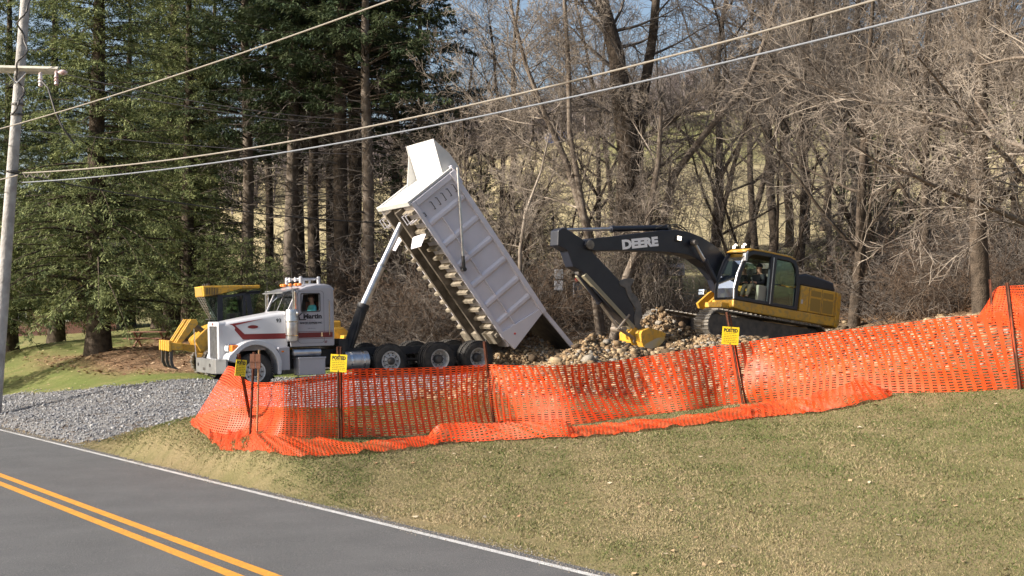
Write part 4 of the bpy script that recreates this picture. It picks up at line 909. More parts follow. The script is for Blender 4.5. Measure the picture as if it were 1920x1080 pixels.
# mirrors
for s in (1, -1):
    m = MB(); y = s*1.26; m.tube([(5.30, s*1.02, 2.78), (5.42, y, 2.80), (5.42, y, 2.10), (5.36, s*1.02, 2.12)], .014, 6); mr = m.build('mirror_bracket', M_ALU, T)
    MB().box(5.34, 5.40, y-.10, y+.10, 2.22, 2.76).build('mirror', M_CHROME, mr, bevel=.015)
    MB().ball((5.30, s*1.22, 2.10), .11, 10, (.5, 1, 1)).build('round_mirror', M_CHROME, mr, smooth=True)
    MB().tube([(5.40, s*1.14, 2.8), (5.40, s*1.14, 3.55)], [.008, .004], 5).build('antenna', M_BLACK, mr)
    m = MB().tube([(4.24, s*1.02, 1.42), (4.24, s*1.09, 1.46), (4.24, s*1.09, 2.46), (4.24, s*1.02, 2.5)], .014, 6); m.build('grab_handle', M_CHROME, T)
# door seam, handle
m = MB()
dz = rrect(4.38, 5.20, 1.22, 2.76, .10, 5); dz2 = [(4.79+(x-4.79)*.985, 1.99+(z-1.99)*.992) for x, z in dz]
m.ring(dz, dz2, CY, CY+.004); m.ring(rrect(4.49, 5.10, 2.14, 2.70, .05, 5), rrect(4.515, 5.075, 2.165, 2.675, .04, 5), CY, CY+.012)
m.build('door_seal', M_BLACK, cs)
MB().box(4.44, 4.50, CY, CY+.03, 1.40, 1.54).build('door_handle', M_CHROME, cs, bevel=.008)
# stripe
def side_poly(name, px, yfn, m_, parent, off=.006):
    mm = MB(); mm.prism([TRK.at(x, y, 1.0 if yfn is None else .72) for x, y in px], (lambda a, b: (CY if yfn is None else yfn(a))+.001), (lambda a, b: (CY if yfn is None else yfn(a))+off)); return mm.build(name, m_, parent)
MB().prism([(4.12, 1.38), (5.30, 1.38), (5.30, 1.53), (4.12, 1.53)], CY+.001, CY+.005).build('maroon_stripe', M_MAROON, cs)
m = MB()
hp = [(5.49, 1.37), (6.75, 1.37), (7.12, 1.83), (6.15, 1.97), (6.96, 1.79), (6.70, 1.53), (5.49, 1.53)]
m.prism(hp, lambda a, b: hy(a)-.10*max(0, (b-(hood_sec(a)[0]-.12))/.12)**2+.002, lambda a, b: hy(a)-.10*max(0, (b-(hood_sec(a)[0]-.12))/.12)**2+.008); m.build('maroon_stripe', M_MAROON, hood)
for zz in (1.345, 1.553): MB().prism([(4.12, zz), (5.30, zz), (5.30, zz+.012), (4.12, zz+.012)], CY+.001, CY+.004).build('pinstripe', M_MAROON, cs)
HR = Vector((-(7.32-5.48), (.88-.56), 0)).normalized()
m = MB(); m.add([(6.46+.15*cos(t*pi/12)*(-HR.x), hy(6.46)+.15*cos(t*pi/12)*(-HR.y)+o_, 1.735+.05*sin(t*pi/12)) for o_ in (.004, .012) for t in range(24)], [tuple(range(23, -1, -1)), tuple(range(24, 48))]+[(i, (i+1) % 24, (i+1) % 24+24, i+24) for i in range(24)]); m.build('oval_badge', M_MAROON, hood)
text('fleet_number', '93', .15, M_INK, hood, (5.72, hy(5.72)+.004, 1.90), HR, (0, 0, 1), bold=.004)
Rt, Ut = (-1, 0, 0), (0, 0, 1)
text('door_lettering', 'Martin', .19, M_INK, cs, (4.74, CY+.003, 2.005), Rt, Ut, bold=.008, sx=1.15)
text('door_lettering', 'MARTIN EXPRESS INC', .068, M_INK, cs, (4.79, CY+.003, 1.815), Rt, Ut, bold=.003, sx=1.05)
m = MB()
for zz, x0, x1, t in ((1.87, 4.66, 4.92, .006), (1.775, 4.60, 4.98, .008), (1.65, 4.66, 4.90, .010), (1.945, 4.42, 4.95, .006)):
    x = x0
    while x < x1: L = random.uniform(.03, .07); m.box(x, min(x+L, x1), CY+.001, CY+.003, zz, zz+t); x += L+.015
m.build('small_door_print', M_INK, cs)
lo = [(5.16, 1.90), (4.95, 1.90), (4.93, 1.93), (5.12, 1.93), (5.15, 2.02), (5.06, 2.10), (4.92, 2.10), (4.91, 2.12), (5.07, 2.125), (5.19, 2.03)]
MB().prism(lo, CY+.001, CY+.004).build('door_emblem', M_INK, cs)
text('small_number', '27', .09, M_MAROON, cs, (4.34, CY+.003, 1.24), Rt, Ut, bold=.003)
# air cleaner, steps, tanks
m = MB().lathe((5.42, 1.13, 1.30), [(-.02, .10), (0, .17), (.06, .185), (.72, .185), (.78, .17), (.86, .185), (.92, .16), (.94, .08)], 'z', 24); ac = m.build('air_cleaner', M_ALU, T, smooth=True)
m = MB(); [m.lathe((5.42, 1.13, z), [(0, .192), (.03, .192)], 'z', 24) for z in (1.45, 1.85)]; m.build('air_cleaner_band', M_CHROME, ac)
m = MB().box(5.46, 5.80, .88, 1.02, .45, 1.13); m.build('cowl_skirt', P_SILVER, T, bevel=.02)
MB().ball((5.68, 1.03, 1.00), .045, 8, (1, .4, .6)).build('side_marker_light', M_AMBER, T)
m = MB().box(4.40, 5.22, .62, 1.12, .28, .80); bx = m.build('tool_box', P_SILVER, T, bevel=.02)
MB().box(4.38, 5.24, .60, 1.14, .76, .81).build('tool_box_lid', P_SILVER, bx, bevel=.01); MB().box(4.42, 5.20, .66, 1.10, .16, .22).box(4.5, 4.53, .7, .75, .2, .3).box(5.1, 5.13, .7, .75, .2, .3).build('step', M_ALU, bx)
m = MB().lathe((4.50, .92, .95), [(-.04, .05), (0, .12), (.84, .12), (.88, .05)], 'x', 18); m.build('air_tank', M_ALU, T, smooth=True)
m = MB(); m.lathe((2.98, .84, .64), [(-.05, .1), (-.02, .25), (0, .29), (.74, .29), (.76, .25), (.79, .1)], 'x', 28); ft = m.build('fuel_tank', M_ALU, T, smooth=True)
m = MB(); [m.lathe((x, .84, .64), [(0, .298), (.06, .298)], 'x', 28) for x in (3.12, 3.52)]; m.build('tank_strap', M_CHROME, ft)
m = MB(); m.lathe((2.98, -.84, .64), [(-.05, .1), (0, .29), (.74, .29), (.79, .1)], 'x', 28); m.build('fuel_tank', M_ALU, T, smooth=True)
m = MB(); m.box(3.78, 3.92, .55, 1.08, .35, .98); m.build('battery_box', M_BLACK, T)
MB().box(3.72, 3.80, -.98, .98, .95, 1.10).box(3.4, 3.7, -.42, .42, 1.0, 1.3).build('headboard', M_BLACK, T)
# hoist
m = MB().tube([(3.25, 0, .98), (2.70, 0, 2.30)], .17, 18); m.tube([(2.74, 0, 2.2), (2.68, 0, 2.34)], .19, 18); ho = m.build('hoist_cylinder', M_BLACK, T, smooth=True)
m = MB().tube([(2.70, 0, 2.30), (2.06, 0, 3.55)], .125, 18); h1 = m.build('hoist_stage', M_ALU, ho, smooth=True)
MB().tube([(2.08, 0, 3.50), (2.04, 0, 3.58)], .14, 18).build('hoist_collar', M_STEEL, ho)
MB().tube([(2.06, 0, 3.55), (1.36, 0, 4.86)], .10, 18).build('hoist_stage', M_ALU, ho, smooth=True)
MB().tube([(3.2, .2, 1.0), (3.0, .24, 1.6), (2.85, .2, 2.1)], .03, 8).build('hydraulic_hose', M_BLACK, ho)
# ---- bed
BA = rad(53.6); BU = np.array([cos(BA), sin(BA)]); BV_ = np.array([-sin(BA), cos(BA)]); B0 = np.array([-1.41, 1.38])
def bed(u, y, v): q = B0+BU*u+BV_*v; return (q[0], y, q[1])
m = MB(bed).box(-.60, 5.0, -1.14, 1.14, .02, .08); bed_o = m.build('dump_bed', P_BED, T)
m = MB(bed)
for s in (1, -1): m.box(-.2, 4.9, s*.38-.06, s*.38+.06, -.30, .02)
sill = m.build('bed_sill', M_UNDER, bed_o, bevel=.01)
m = MB(bed); m.box(.3, 4.9, -.30, .30, -.02, .015); m.build('bed_floor_underside', M_UNDER, bed_o)
for i in range(15):
    u = -.05+i*.34
    for sg in (1, -1):
        a, b = (sg*.45, sg*1.18) if sg > 0 else (sg*1.18, sg*.45)
        MB(bed).prism([(u-.07, .02), (u-.045, -.15), (u+.045, -.15), (u+.07, .02)], a, b).build('cross_member', M_RIBS, bed_o)
YW = 1.2
for s in (1, -1):
    yo = lambda k: s*k
    m = MB(bed); m.prism([(-.78, .12), (-.20, .02), (5.0, .0), (5.0, 1.74), (-.49, 1.78)], s*(YW-.09), s*(YW-.05)); sd = m.build('bed_side', P_BED, bed_o)
    m = MB(bed)   # outer frame: rails, posts and ribs stand 9 cm proud with sloped faces
    def rib(u0, u1, v0, v1, d=.09, sl=.035):
        y0, y1 = s*(YW-.055), s*(YW-.055+d)
        a = [(u0, y0, v0), (u1, y0, v0), (u1, y0, v1), (u0, y0, v1)]
        lu = (u1-u0) > (v1-v0)
        b = [(u0, y1, v0+sl), (u1, y1, v0+sl), (u1, y1, v1-sl), (u0, y1, v1-sl)] if lu else [(u0+sl, y1, v0), (u1-sl, y1, v0), (u1-sl, y1, v1), (u0+sl, y1, v1)]
        m.add(a+b, [(0, 3, 2, 1), (4, 5, 6, 7), (0, 1, 5, 4), (1, 2, 6, 5), (2, 3, 7, 6), (3, 0, 4, 7)])
    rib(-.50, 5.0, 1.62, 1.80, .12, .01); rib(-.30, 5.0, -.02, .14, .085, .01); rib(4.80, 5.0, .14, 1.62, .083, .01)
    for u in (4.0, 3.2, 2.4, 1.6, .82, .12): rib(u, u+.24, .14, 1.62, .08, .075)
    rib(-.3, 4.1, .60, .64, .088, .008)
    m.prism([(-.78, .12), (-.20, .0), (-.05, .02), (-.32, 1.62), (-.49, 1.62)], s*(YW-.05), s*(YW+.035)) ; rb = m.build('side_ribs', P_BED, sd, bevel=.008)
    m = MB(bed)
    for i in range(6):
        v = 1.45-i*.235
        if i == 5: v = .12
        m.tube([(4.66-.14*(i == 5), s*(YW-.05), v+.05), (4.66-.14*(i == 5), s*(YW+.05), v+.05), (4.40-.0*(i == 5), s*(YW+.05), v+.05), (4.40, s*(YW-.05), v+.05)], .013, 6)
    m.build('ladder_rung', M_BLACK, sd)
    MB(bed).lathe((0, 0, 0), [(0, .001), (.001, .001)], 'y', 4) if False else None
    m = MB(); c = bed(-.38, s*(YW+.036), .42); m.lathe(c, [(0, .035), (.012*s, .035)], 'y', 14); m.build('side_reflector', M_RED, sd)
m = MB(bed).box(5.0, 5.05, -1.16, 1.16, -.04, 1.78)
fw = m.build('front_wall', P_BEDF, bed_o, bevel=.01)
m = MB(bed).box(5.05, 5.10, -1.20, -1.10, -.02, 1.80).box(5.05, 5.10, 1.10, 1.20, -.02, 1.80).box(4.96, 5.11, -1.22, 1.22, -.09, .0); m.build('front_wall_frame', P_BEDF, fw, bevel=.008)
m = MB(bed)   # cab shield sloping up and forward, with triangular gussets
m.add([(5.05, -1.0, 1.52), (5.05, 1.0, 1.52), (6.12, .98, 1.92), (6.12, -.98, 1.92), (5.04, -1.0, 1.57), (5.04, 1.0, 1.57), (6.10, .98, 1.97), (6.10, -.98, 1.97)], [(0, 1, 2, 3), (7, 6, 5, 4), (0, 4, 5, 1), (1, 5, 6, 2), (2, 6, 7, 3), (3, 7, 4, 0)])
for sg in (1, -1): m.prism([(5.05, 1.50), (6.13, 1.91), (5.45, 2.10), (4.95, 2.12), (4.95, 1.80)], sg*1.0, sg*1.035)
m.prism([(5.05, 1.10), (5.85, 1.80), (5.05, 1.50)], -.99, -.96)
cs_ = m.build('cab_shield', P_BEDF, bed_o, bevel=.006)
m = MB(bed); m.box(4.5, 5.15, -1.24, 1.24, 1.80, 1.86); m.build('tarp_housing', P_BED, bed_o, bevel=.01)
# tailgate hanging open from the top rear hinge
hp0 = bed(-.49, 0, 1.74); tg = math.atan2(.78-hp0[2], -4.25-hp0[0])
def gate(a, y, b): return (hp0[0]+cos(tg)*a-sin(tg)*b, y, hp0[2]+sin(tg)*a+cos(tg)*b)
MB(gate).box(0, 1.74, -1.12, 1.12, -.03, .03).build('tailgate', M_DARK, bed_o)
t2 = [o for o in bed_o.children if o.name.startswith('tailgate')][0]; t2.data.materials.clear(); t2.data.materials.append(mat('worn_gate_steel', (.035, .035, .037), .6, .3, c2=(.09, .08, .07), scale=5))
m = MB(gate)
for y in (-1.14, 1.14): m.box(0, 1.76, y-.04, y+.04, -.06, .07)
for a in (.02, .60, 1.15, 1.70): m.box(a-.04, a+.04, -1.1, 1.1, -.10, -.03)
m.build('tailgate_ribs', P_BED, t2)
# deflector plates and hooks under the front
m = MB(bed)
for sg in (1, -1):
    m = MB(bed); m.add([(3.95, sg*.42, -.30), (3.95, sg*1.12, -.12), (3.75, sg*1.15, -.50), (3.75, sg*.60, -.62), (3.97, sg*.42, -.27), (3.97, sg*1.12, -.09), (3.78, sg*1.15, -.48), (3.78, sg*.60, -.60)], [(0, 1, 2, 3), (7, 6, 5, 4), (0, 4, 5, 1), (1, 5, 6, 2), (2, 6, 7, 3), (3, 7, 4, 0)])
    m.build('splash_plate', P_BED, bed_o)
    for yy in (.75, 1.0): MB(bed).tube([(4.75, sg*yy, -.05), (4.75, sg*yy, -.32), (4.45, sg*yy, -.32), (4.45, sg*yy, -.05)], .02, 6).build('under_hook', P_BED, bed_o)
m = MB(); a = TRK.at(858, 314, 1.34); b = TRK.at(868, 480, 1.34); c = TRK.at(870, 505, 1.34)
m.tube([(a[0], 1.34, a[1]), (b[0], 1.34, b[1])], .045, 10); ta = m.build('tarp_arm', M_ALU, bed_o, smooth=True)
MB().tube([(b[0], 1.34, b[1]), (c[0], 1.34, c[1])], .055, 10).tube([(c[0], 1.2, c[1]), (c[0], 1.40, c[1])], .07, 10).build('tarp_arm_pivot', M_BLACK, ta)
for s in (1, -1): MB().box(-1.55, -1.30, s*.44-.1, s*.44+.1, .95, 1.45).build('bed_hinge', M_BLACK, T)
# rear fender over hinge area
m = MB(bed).box(-.30, .10, -1.1, 1.1, -.22, 0); m.build('rear_cross_sill', M_RIBS, bed_o)
# stone sliding out of the bed
# driver
dloc = TRK.w((4.60, .62, 1.80)); seated_person(dloc, TRK.rot, 'driver in a teal shirt sitting at the side window of the white truck', mat('teal_shirt', (.10, .42, .42), .9), mat('dark_jeans', (.03, .04, .07), .9))

# ---------------------------------------------------------------- excavator
X = empty('excavator', EXC.O, EXC.rot); tag(X, 'yellow and black tracked excavator tilted nose up on the stone fill, arm reaching left', 'excavator')
def ex(px, py, y=0): return EXC.at(px, py, y)
def exz(l, y=0): return [ex(a, b, y) for a, b in l]
# tracks: stadium of shoes
def track(s, parent, x0=-1.55, x1=3.35, zc=.42, r=.40, y=1.25, wd=.62, name='track', m_=M_GUN):
    m = MB(); L = x1-x0-2*r; per = 2*L+2*pi*r; n = int(per/.19)
    for i in range(n):
        t = per*i/n
        if t < L: cx, cz, a = x0+r+t, zc-r, 0
        elif t < L+pi*r: q = (t-L)/r; cx, cz, a = x1-r+sin(q)*r, zc-cos(q)*r, q
        elif t < 2*L+pi*r: cx, cz, a = x1-r-(t-L-pi*r), zc+r, pi
        else: q = (t-2*L-pi*r)/r; cx, cz, a = x0+r-sin(q)*r, zc+cos(q)*r, pi+q
        tx, tz = cos(a), sin(a); nx, nz = sin(a), -cos(a)
        def P_(u, n_): return (cx+tx*u+nx*n_, cz+tz*u+nz*n_)
        m.prism([P_(-.085, -.02), P_(.085, -.02), P_(.085, .015), P_(.03, .015), P_(.02, .05), P_(-.0, .05), P_(-.01, .015), P_(-.085, .015)], s*(y-wd/2), s*(y+wd/2))
    tr = m.build(name, m_, parent)
    m = MB(); m.prism([(x0+r, zc-r+.1), (x1-r, zc-r+.1), (x1-r, zc+r-.12), (x0+r, zc+r-.10)], s*(y-.12), s*(y+.12)); m.build('track_frame', M_DGREY, tr)
    m = MB()
    for x in (x0+r, x1-r): m.lathe((x, s*y, zc), [(-.15, r-.12), (-.1, r-.06), (.1, r-.06), (.15, r-.12)], 'y', 20)
    for k in range(7): xx = x0+r+.35+(L-.7)*k/6; m.lathe((xx, s*y, zc-r+.13), [(-.2, .10), (.2, .10)], 'y', 12)
    m.build('track_rollers', M_DGREY, tr)
    return tr
for s in (1, -1): track(s, X, -1.0, 4.0, .47, .43)
m = MB().box(.3, 2.5, -1.0, 1.0, .35, .80); m.lathe((1.2, 0, .80), [(0, .62), (.24, .62)], 'z', 28); m.build('undercarriage', M_DGREY, X)
# house deck with rounded counterweight
dkp = lambda xf: [(xf, 1.08), (xf, 1.31), (-1.5, 1.31), (-1.5, 1.02), (-1.3, 1.0), (xf-.5, 1.01)]
m = MB().prism(dkp(2.86), .32, 1.3); dk = m.build('deck', M_YEL, X, bevel=.03)
MB().prism(dkp(2.2), -.40, .318).build('deck', M_YEL, X, bevel=.02); MB().prism(dkp(1.5), -1.3, -.402).build('deck', M_YEL, X, bevel=.02)
m = MB()
cwp = [(-1.52, 1.30), (-1.75, 1.27), (-1.95, 1.0), (-2.05, .4), (-2.05, -.4), (-1.95, -1.0), (-1.75, -1.27), (-1.52, -1.30)]
def cw(z, k=1): return [(-1.52+(x+1.52)*k, y*(1 if k > .99 else .98), z) for x, y in cwp]
rows = [cw(.98, .75), cw(1.10, 1), cw(2.03, 1), cw(2.12, .85)]; m.add(sum(rows, []), [tuple(range(7, -1, -1)), tuple(range(24, 32))]+[(i*8+j, i*8+(j+1) % 8, (i+1)*8+(j+1) % 8, (i+1)*8+j) for i in range(3) for j in range(8)])
m.build('counterweight', M_YEL, X, bevel=.03)
m = MB().box(-1.50, .10, .55, 1.30, 1.32, 2.12).box(-1.50, .4, -1.30, -.55, 1.32, 2.12).box(-1.50, -.2, -.54, .54, 1.32, 2.12); ep = m.build('engine_panel', M_YEL, X, bevel=.025)
for a, b in ((-1.36, -.90), (-.80, -.36)):
    for z0, z1 in ((1.38, 1.78), (1.84, 2.02)):
        MB().box(a, b, 1.295, 1.304, z0, z1).build('panel_grille', M_YELD, ep)
for xx in (-1.45, -.86, -.28): MB().box(xx, xx+.012, 1.296, 1.303, 1.34, 2.10).build('panel_seam', M_BLACK, ep)
MB().box(-.02, .05, 1.297, 1.304, 1.55, 1.68).build('warning_decal', P_WHITE, ep)
m = MB().prism([(.17, 2.125), (-1.50, 2.125), (-1.38, 2.40), (-.95, 2.46), (-.15, 2.52), (.17, 2.42)], -.9, 1.24); m.build('engine_hood', M_BLUEB, X, bevel=.05)
MB().tube([(-.6, -.5, 2.4), (-.6, -.5, 2.85), (-.72, -.5, 2.95)], .06, 10).build('exhaust_pipe', M_DGREY, X)
m = MB().box(.5, 1.45, -1.28, -.45, 1.32, 1.85); m.build('fuel_tank', M_YEL, X, bevel=.03)
for yy in (-.30, .20): MB().prism([(1.7, 1.0), (2.85, 1.05), (2.95, 1.20), (2.5, 1.6), (1.9, 1.9)], yy, yy+.10).build('boom_bracket', M_YEL, X, bevel=.015)
m = MB().box(2.8, 3.15, .35, 1.1, 1.04, 1.20); m.build('front_step', M_YEL, X, bevel=.02)
# cab
y1, y0c = 1.32, .44
ob = [(2.85, 1.32), (2.88, 1.65), (2.79, 2.12), (2.63, 2.53), (2.47, 2.79), (2.25, 2.885), (1.64, 2.90), (.70, 2.90), (.44, 2.84), (.29, 2.62), (.16, 2.06), (.20, 1.32)]
ib = [(2.72, 1.42), (2.74, 1.66), (2.66, 2.09), (2.51, 2.48), (2.38, 2.70), (2.20, 2.78), (1.64, 2.79), (.74, 2.79), (.54, 2.74), (.41, 2.56), (.30, 2.06), (.32, 1.42)]
cabr = MB().ring(ob, ib, y1-.07, y1).ring(ob, ib, y0c, y0c+.07).build('cab_frame', M_BLUEB, X, bevel=.012)
for xa, xb in ((1.44, 1.52), (1.28, 1.38)): MB().prism([(xa, 1.36), (xb, 1.36), (xb-.02, 2.86), (xa-.02, 2.86)], y1-.075, y1+.012).build('door_post', M_BLUEB, cabr)
MB().prism([(1.395, 1.36), (1.43, 1.36), (1.41, 2.80), (1.375, 2.80)], y1-.02, y1+.02).build('door_rail', M_ALU, cabr)
MB().box(.22, .34, y0c+.075, y1-.075, 1.34, 2.0).build('cab_rear_wall', M_BLUEB, cabr)
MB().prism([(2.84, 1.29), (2.86, 1.35), (.2, 1.35), (.2, 1.29)], y0c, y1-.08).build('cab_floor', M_BLUEB, cabr)
m = MB().prism([(2.50, 2.80), (2.27, 2.895), (1.64, 2.91), (.70, 2.91), (.46, 2.86), (.44, 2.90), (.70, 2.955), (1.64, 2.965), (2.35, 2.94), (2.58, 2.82)], y0c-.01, y1-.02); m.build('cab_roof', M_YEL, X, bevel=.01)
MB().prism([(2.4, 2.76), (2.2, 2.83), (.7, 2.85), (.5, 2.8), (.7, 2.79), (2.2, 2.78)], y0c+.075, y1-.075).build('cab_headliner', M_DARK, cabr)
MB().box(.38, 1.34, y1-.05, y1-.045, 2.02, 2.76).build('rear_side_window', GLG, cabr)
MB().box(.36, 1.34, y1-.05, y1-.043, 1.40, 1.98).build('door_glass', GLG, cabr)
m = MB(); fr = [(2.86, 1.38), (2.88, 1.66), (2.79, 2.12), (2.63, 2.53), (2.48, 2.77)]; m.add([(x-.02, y, z) for y in (y0c+.05, y1-.06) for x, z in fr], [(i, i+1, i+6, i+5) for i in range(4)]); m.build('front_window', GLG, cabr)
m = MB(); m.add([(x, y0c+.03, z) for x, z in ib], [tuple(range(12))]); m.build('right_window', GLG, cabr)
for y in (y0c+.03, y1-.02): MB().tube([(2.86, y, 1.34), (2.89, y, 1.66), (2.80, y, 2.12), (2.64, y, 2.54), (2.46, y, 2.82)], .035, 8).build('front_pillar', M_BLUEB if y < .8 else M_ALU, cabr)
SX = 1.52
MB().box(SX-.42, SX-.26, .5, 1.12, 1.72, 2.50).box(SX-.3, SX+.25, .52, 1.12, 1.60, 1.74).build('seat', M_DGREY, X, bevel=.04)
MB().box(SX-.1, SX+.30, 1.10, 1.22, 1.40, 1.90).build('arm_console', mat('beige_console', (.30, .29, .24), .7), X, bevel=.03)
m = MB().tube([(SX+.35, 1.08, 1.8), (SX+.45, 1.06, 2.05)], .02, 6).ball((SX+.46, 1.06, 2.08), .035, 6).tube([(2.45, .8, 1.4), (2.35, .8, 1.8)], .03, 6).box(2.45, 2.6, .52, .7, 1.8, 2.1); m.build('control_levers', M_BLACK, X)
MB().box(SX-.4, SX+.2, .5, 1.08, 1.36, 1.60).build('seat_base', M_DGREY, X)
MB().prism([(.45, 1.42), (1.25, 1.42), (1.28, 1.75), (1.0, 2.0), (.65, 2.02), (.45, 1.8)], 1.14, 1.22).build('jacket_in_door', mat('red_brown_jacket', (.22, .055, .045), .95, c2=(.06, .035, .045), scale=4), X, bevel=.04)
for y in (1.0, .60):
    wl = MB().box(2.30, 2.40, y-.05, y+.05, 2.95, 3.05).build('work_light', M_DGREY, X, bevel=.01)
    MB().box(2.395, 2.415, y-.05, y+.05, 2.96, 3.04).ball((2.34, y, 3.07), .05, 6, (1, 1, .9)).build('work_light_lens', bpy.data.materials.get('lit_work_lamp') or mat('lit_work_lamp', (.9, .85, .75), .3, emit=(1, .85, .65, 2.2)), wl)
m = MB().tube([(2.72, 1.30, 2.45), (2.80, 1.42, 2.55), (2.66, 1.40, 2.70)], .012, 6); mm_ = m.build('cab_mirror_arm', M_BLACK, X); MB().box(2.60, 2.70, 1.34, 1.46, 2.50, 2.74).build('cab_mirror', M_ALU, mm_, bevel=.01)
q = ex(1318, 546, -1.0); m = MB().tube([(q[0], -1.0, q[1]), (2.8, -1.1, 1.55)], .015, 6); mm_ = m.build('mirror_arm', M_BLACK, X); MB().box(q[0]-.05, q[0]+.05, -1.16, -.90, q[1]-.12, q[1]+.06).build('mirror', mat('mirror_face', (.75, .83, .95), .05, 1.0), mm_, bevel=.01)
# boom
bo = [(1380, 520), (1369, 497), (1352, 474), (1335, 458), (1315, 445), (1290, 435), (1268, 431), (1240, 432), (1200, 437), (1150, 443), (1110, 447), (1098, 452), (1095, 460), (1101, 468), (1115, 471), (1160, 470), (1200, 471), (1250, 473), (1283, 477), (1304, 485), (1325, 500), (1345, 525), (1353, 548), (1368, 552)]
m = MB().prism(exz(bo, .22), -.27, .27); boom = m.build('boom', M_BLUEB, X, bevel=.02)
a, b = ex(1205, 457, .27), None
uv = (Vector((ex(1170, 462, .27)[0], 0, ex(1170, 462, .27)[1]))-Vector((ex(1240, 455, .27)[0], 0, ex(1240, 455, .27)[1]))).normalized()
bx0, bz0 = ex(1200, 456.5, .27)
text('boom_lettering', 'DEERE', .36, mat('white_lettering', (.92, .93, .95), .5), boom, (bx0, .274, bz0), (-uv.x, 0, -uv.z), (uv.z, 0, -uv.x) if (uv.x < 0) else (-uv.z, 0, uv.x), bold=.021, sx=1.32)
q = ex(1107, 459, .3); m = MB().lathe((q[0], .27, q[1]), [(0, .13), (.05, .13), (.055, .05)], 'y', 18); q = ex(1300, 454, .3); m.lathe((q[0], .27, q[1]), [(0, .09), (.08, .09)], 'y', 14); m.build('boom_pin', M_GUN, boom)
q = ex(1272, 447, .3); m = MB().box(q[0]-.09, q[0]+.09, .27, .36, q[1]-.08, q[1]+.08); wl = m.build('boom_light', M_DGREY, boom); MB().box(q[0]-.06, q[0]+.09, .36, .37, q[1]-.06, q[1]+.06).build('boom_light_lens', bpy.data.materials['lit_work_lamp'], wl)
# cylinders
def cyl(p0, p1, y, r, f, name, parent):
    a = ex(*p0, y); b = ex(*p1, y); a = Vector((a[0], y, a[1])); b = Vector((b[0], y, b[1])); c = a.lerp(b, f)
    o = MB().tube([a, c], r, 14).tube([a.lerp(b, f-.02), a.lerp(b, f+.01)], r*1.2, 14).build(name, M_BLUEB, parent, smooth=True)
    MB().tube([c, b], r*.58, 12).build('piston_rod', M_ALU, o, smooth=True); m = MB()
    for q in (a, b): m.tube([q-Vector((0, r*1.1, 0)), q+Vector((0, r*1.1, 0))], r*.9, 12)
    m.build('cylinder_pin', M_DGREY, o); return o
cyl((1252, 427), (1056, 431), 0, .085, .55, 'stick_cylinder', X)
for y in (.42, -.42): cyl((1352, 545), (1302, 455), y, .09, .62, 'boom_cylinder', X)
m = MB(); q = [ex(*p, .1) for p in ((1230, 428), (1250, 421), (1275, 422), (1288, 432))]; m.tube([(a, .1, b) for a, b in q], .02, 6); q = [ex(*p, -.05) for p in ((1225, 430), (1248, 423), (1270, 425), (1282, 432))]; m.tube([(a, -.05, b) for a, b in q], .02, 6)
q = [ex(*p, .15) for p in ((1095, 452), (1130, 447), (1170, 441), (1220, 436), (1245, 432))]; m.tube([(a, .15, b) for a, b in q], .018, 6)
m.build('hydraulic_hoses', M_BLACK, boom)
# stick
so_ = [(1047, 432), (1056, 427), (1064, 430), (1092, 448), (1108, 462), (1112, 474), (1140, 505), (1163, 530), (1175, 545), (1183, 565), (1192, 600), (1195, 616), (1186, 618), (1150, 585), (1118, 548), (1088, 508), (1075, 500), (1064, 470), (1046, 460)]
so_ = [(x+2 if y > 500 else x, y) for x, y in so_]
m = MB().prism(exz(so_, .2), -.2, .2); stick = m.build('stick', M_BLUEB, X, bevel=.02)
pl = [(1098, 512), (1190, 612), (1186, 617), (1094, 518)]
MB().prism(exz(pl, .2), -.23, .236).build('stick_underplate', mat('dusty_underplate', (.26, .24, .17), .8), stick)
cyl((1085, 512), (1160, 616), .0, .085, .52, 'bucket_cylinder', X)
# thumb
th = [(1172, 540), (1162, 535), (1160, 530), (1166, 524), (1175, 522), (1186, 522), (1189, 525), (1182, 537), (1184, 548), (1193, 556), (1200, 568), (1203, 590), (1199, 606), (1206, 618), (1200, 622), (1190, 612), (1188, 596), (1192, 580), (1184, 568), (1177, 556)]
m = MB(); [m.prism(exz(th, y), y-.025, y+.025) for y in (-.20, .0, .20)]; m.box(*[v for v in (0, 0, 0, 0, 0, 0)]) if False else None
m.build('thumb', mat('grey_thumb_steel', (.10, .10, .10), .5, .4, c2=(.16, .15, .14), scale=6), X, bevel=.008)
# linkage
def bar(p0, p1, y, r, m, yy=None): a = ex(*p0, y); b = ex(*p1, y); m.tube([(a[0], y, a[1]), (b[0], y, b[1])], r, 8)
m = MB()
for y in (.24, -.24): bar((1180, 590), (1158, 618), y, .035, m); bar((1160, 616), (1192, 636), y, .05, m)
bar((1160, 616), (1160.2, 616.2), 0, .0, MB()); q = ex(1160, 617, 0); m.tube([(q[0], -.3, q[1]), (q[0], .3, q[1])], .08, 10); m.build('bucket_linkage', mat('worn_link_steel', (.26, .22, .18), .5, .5), X)
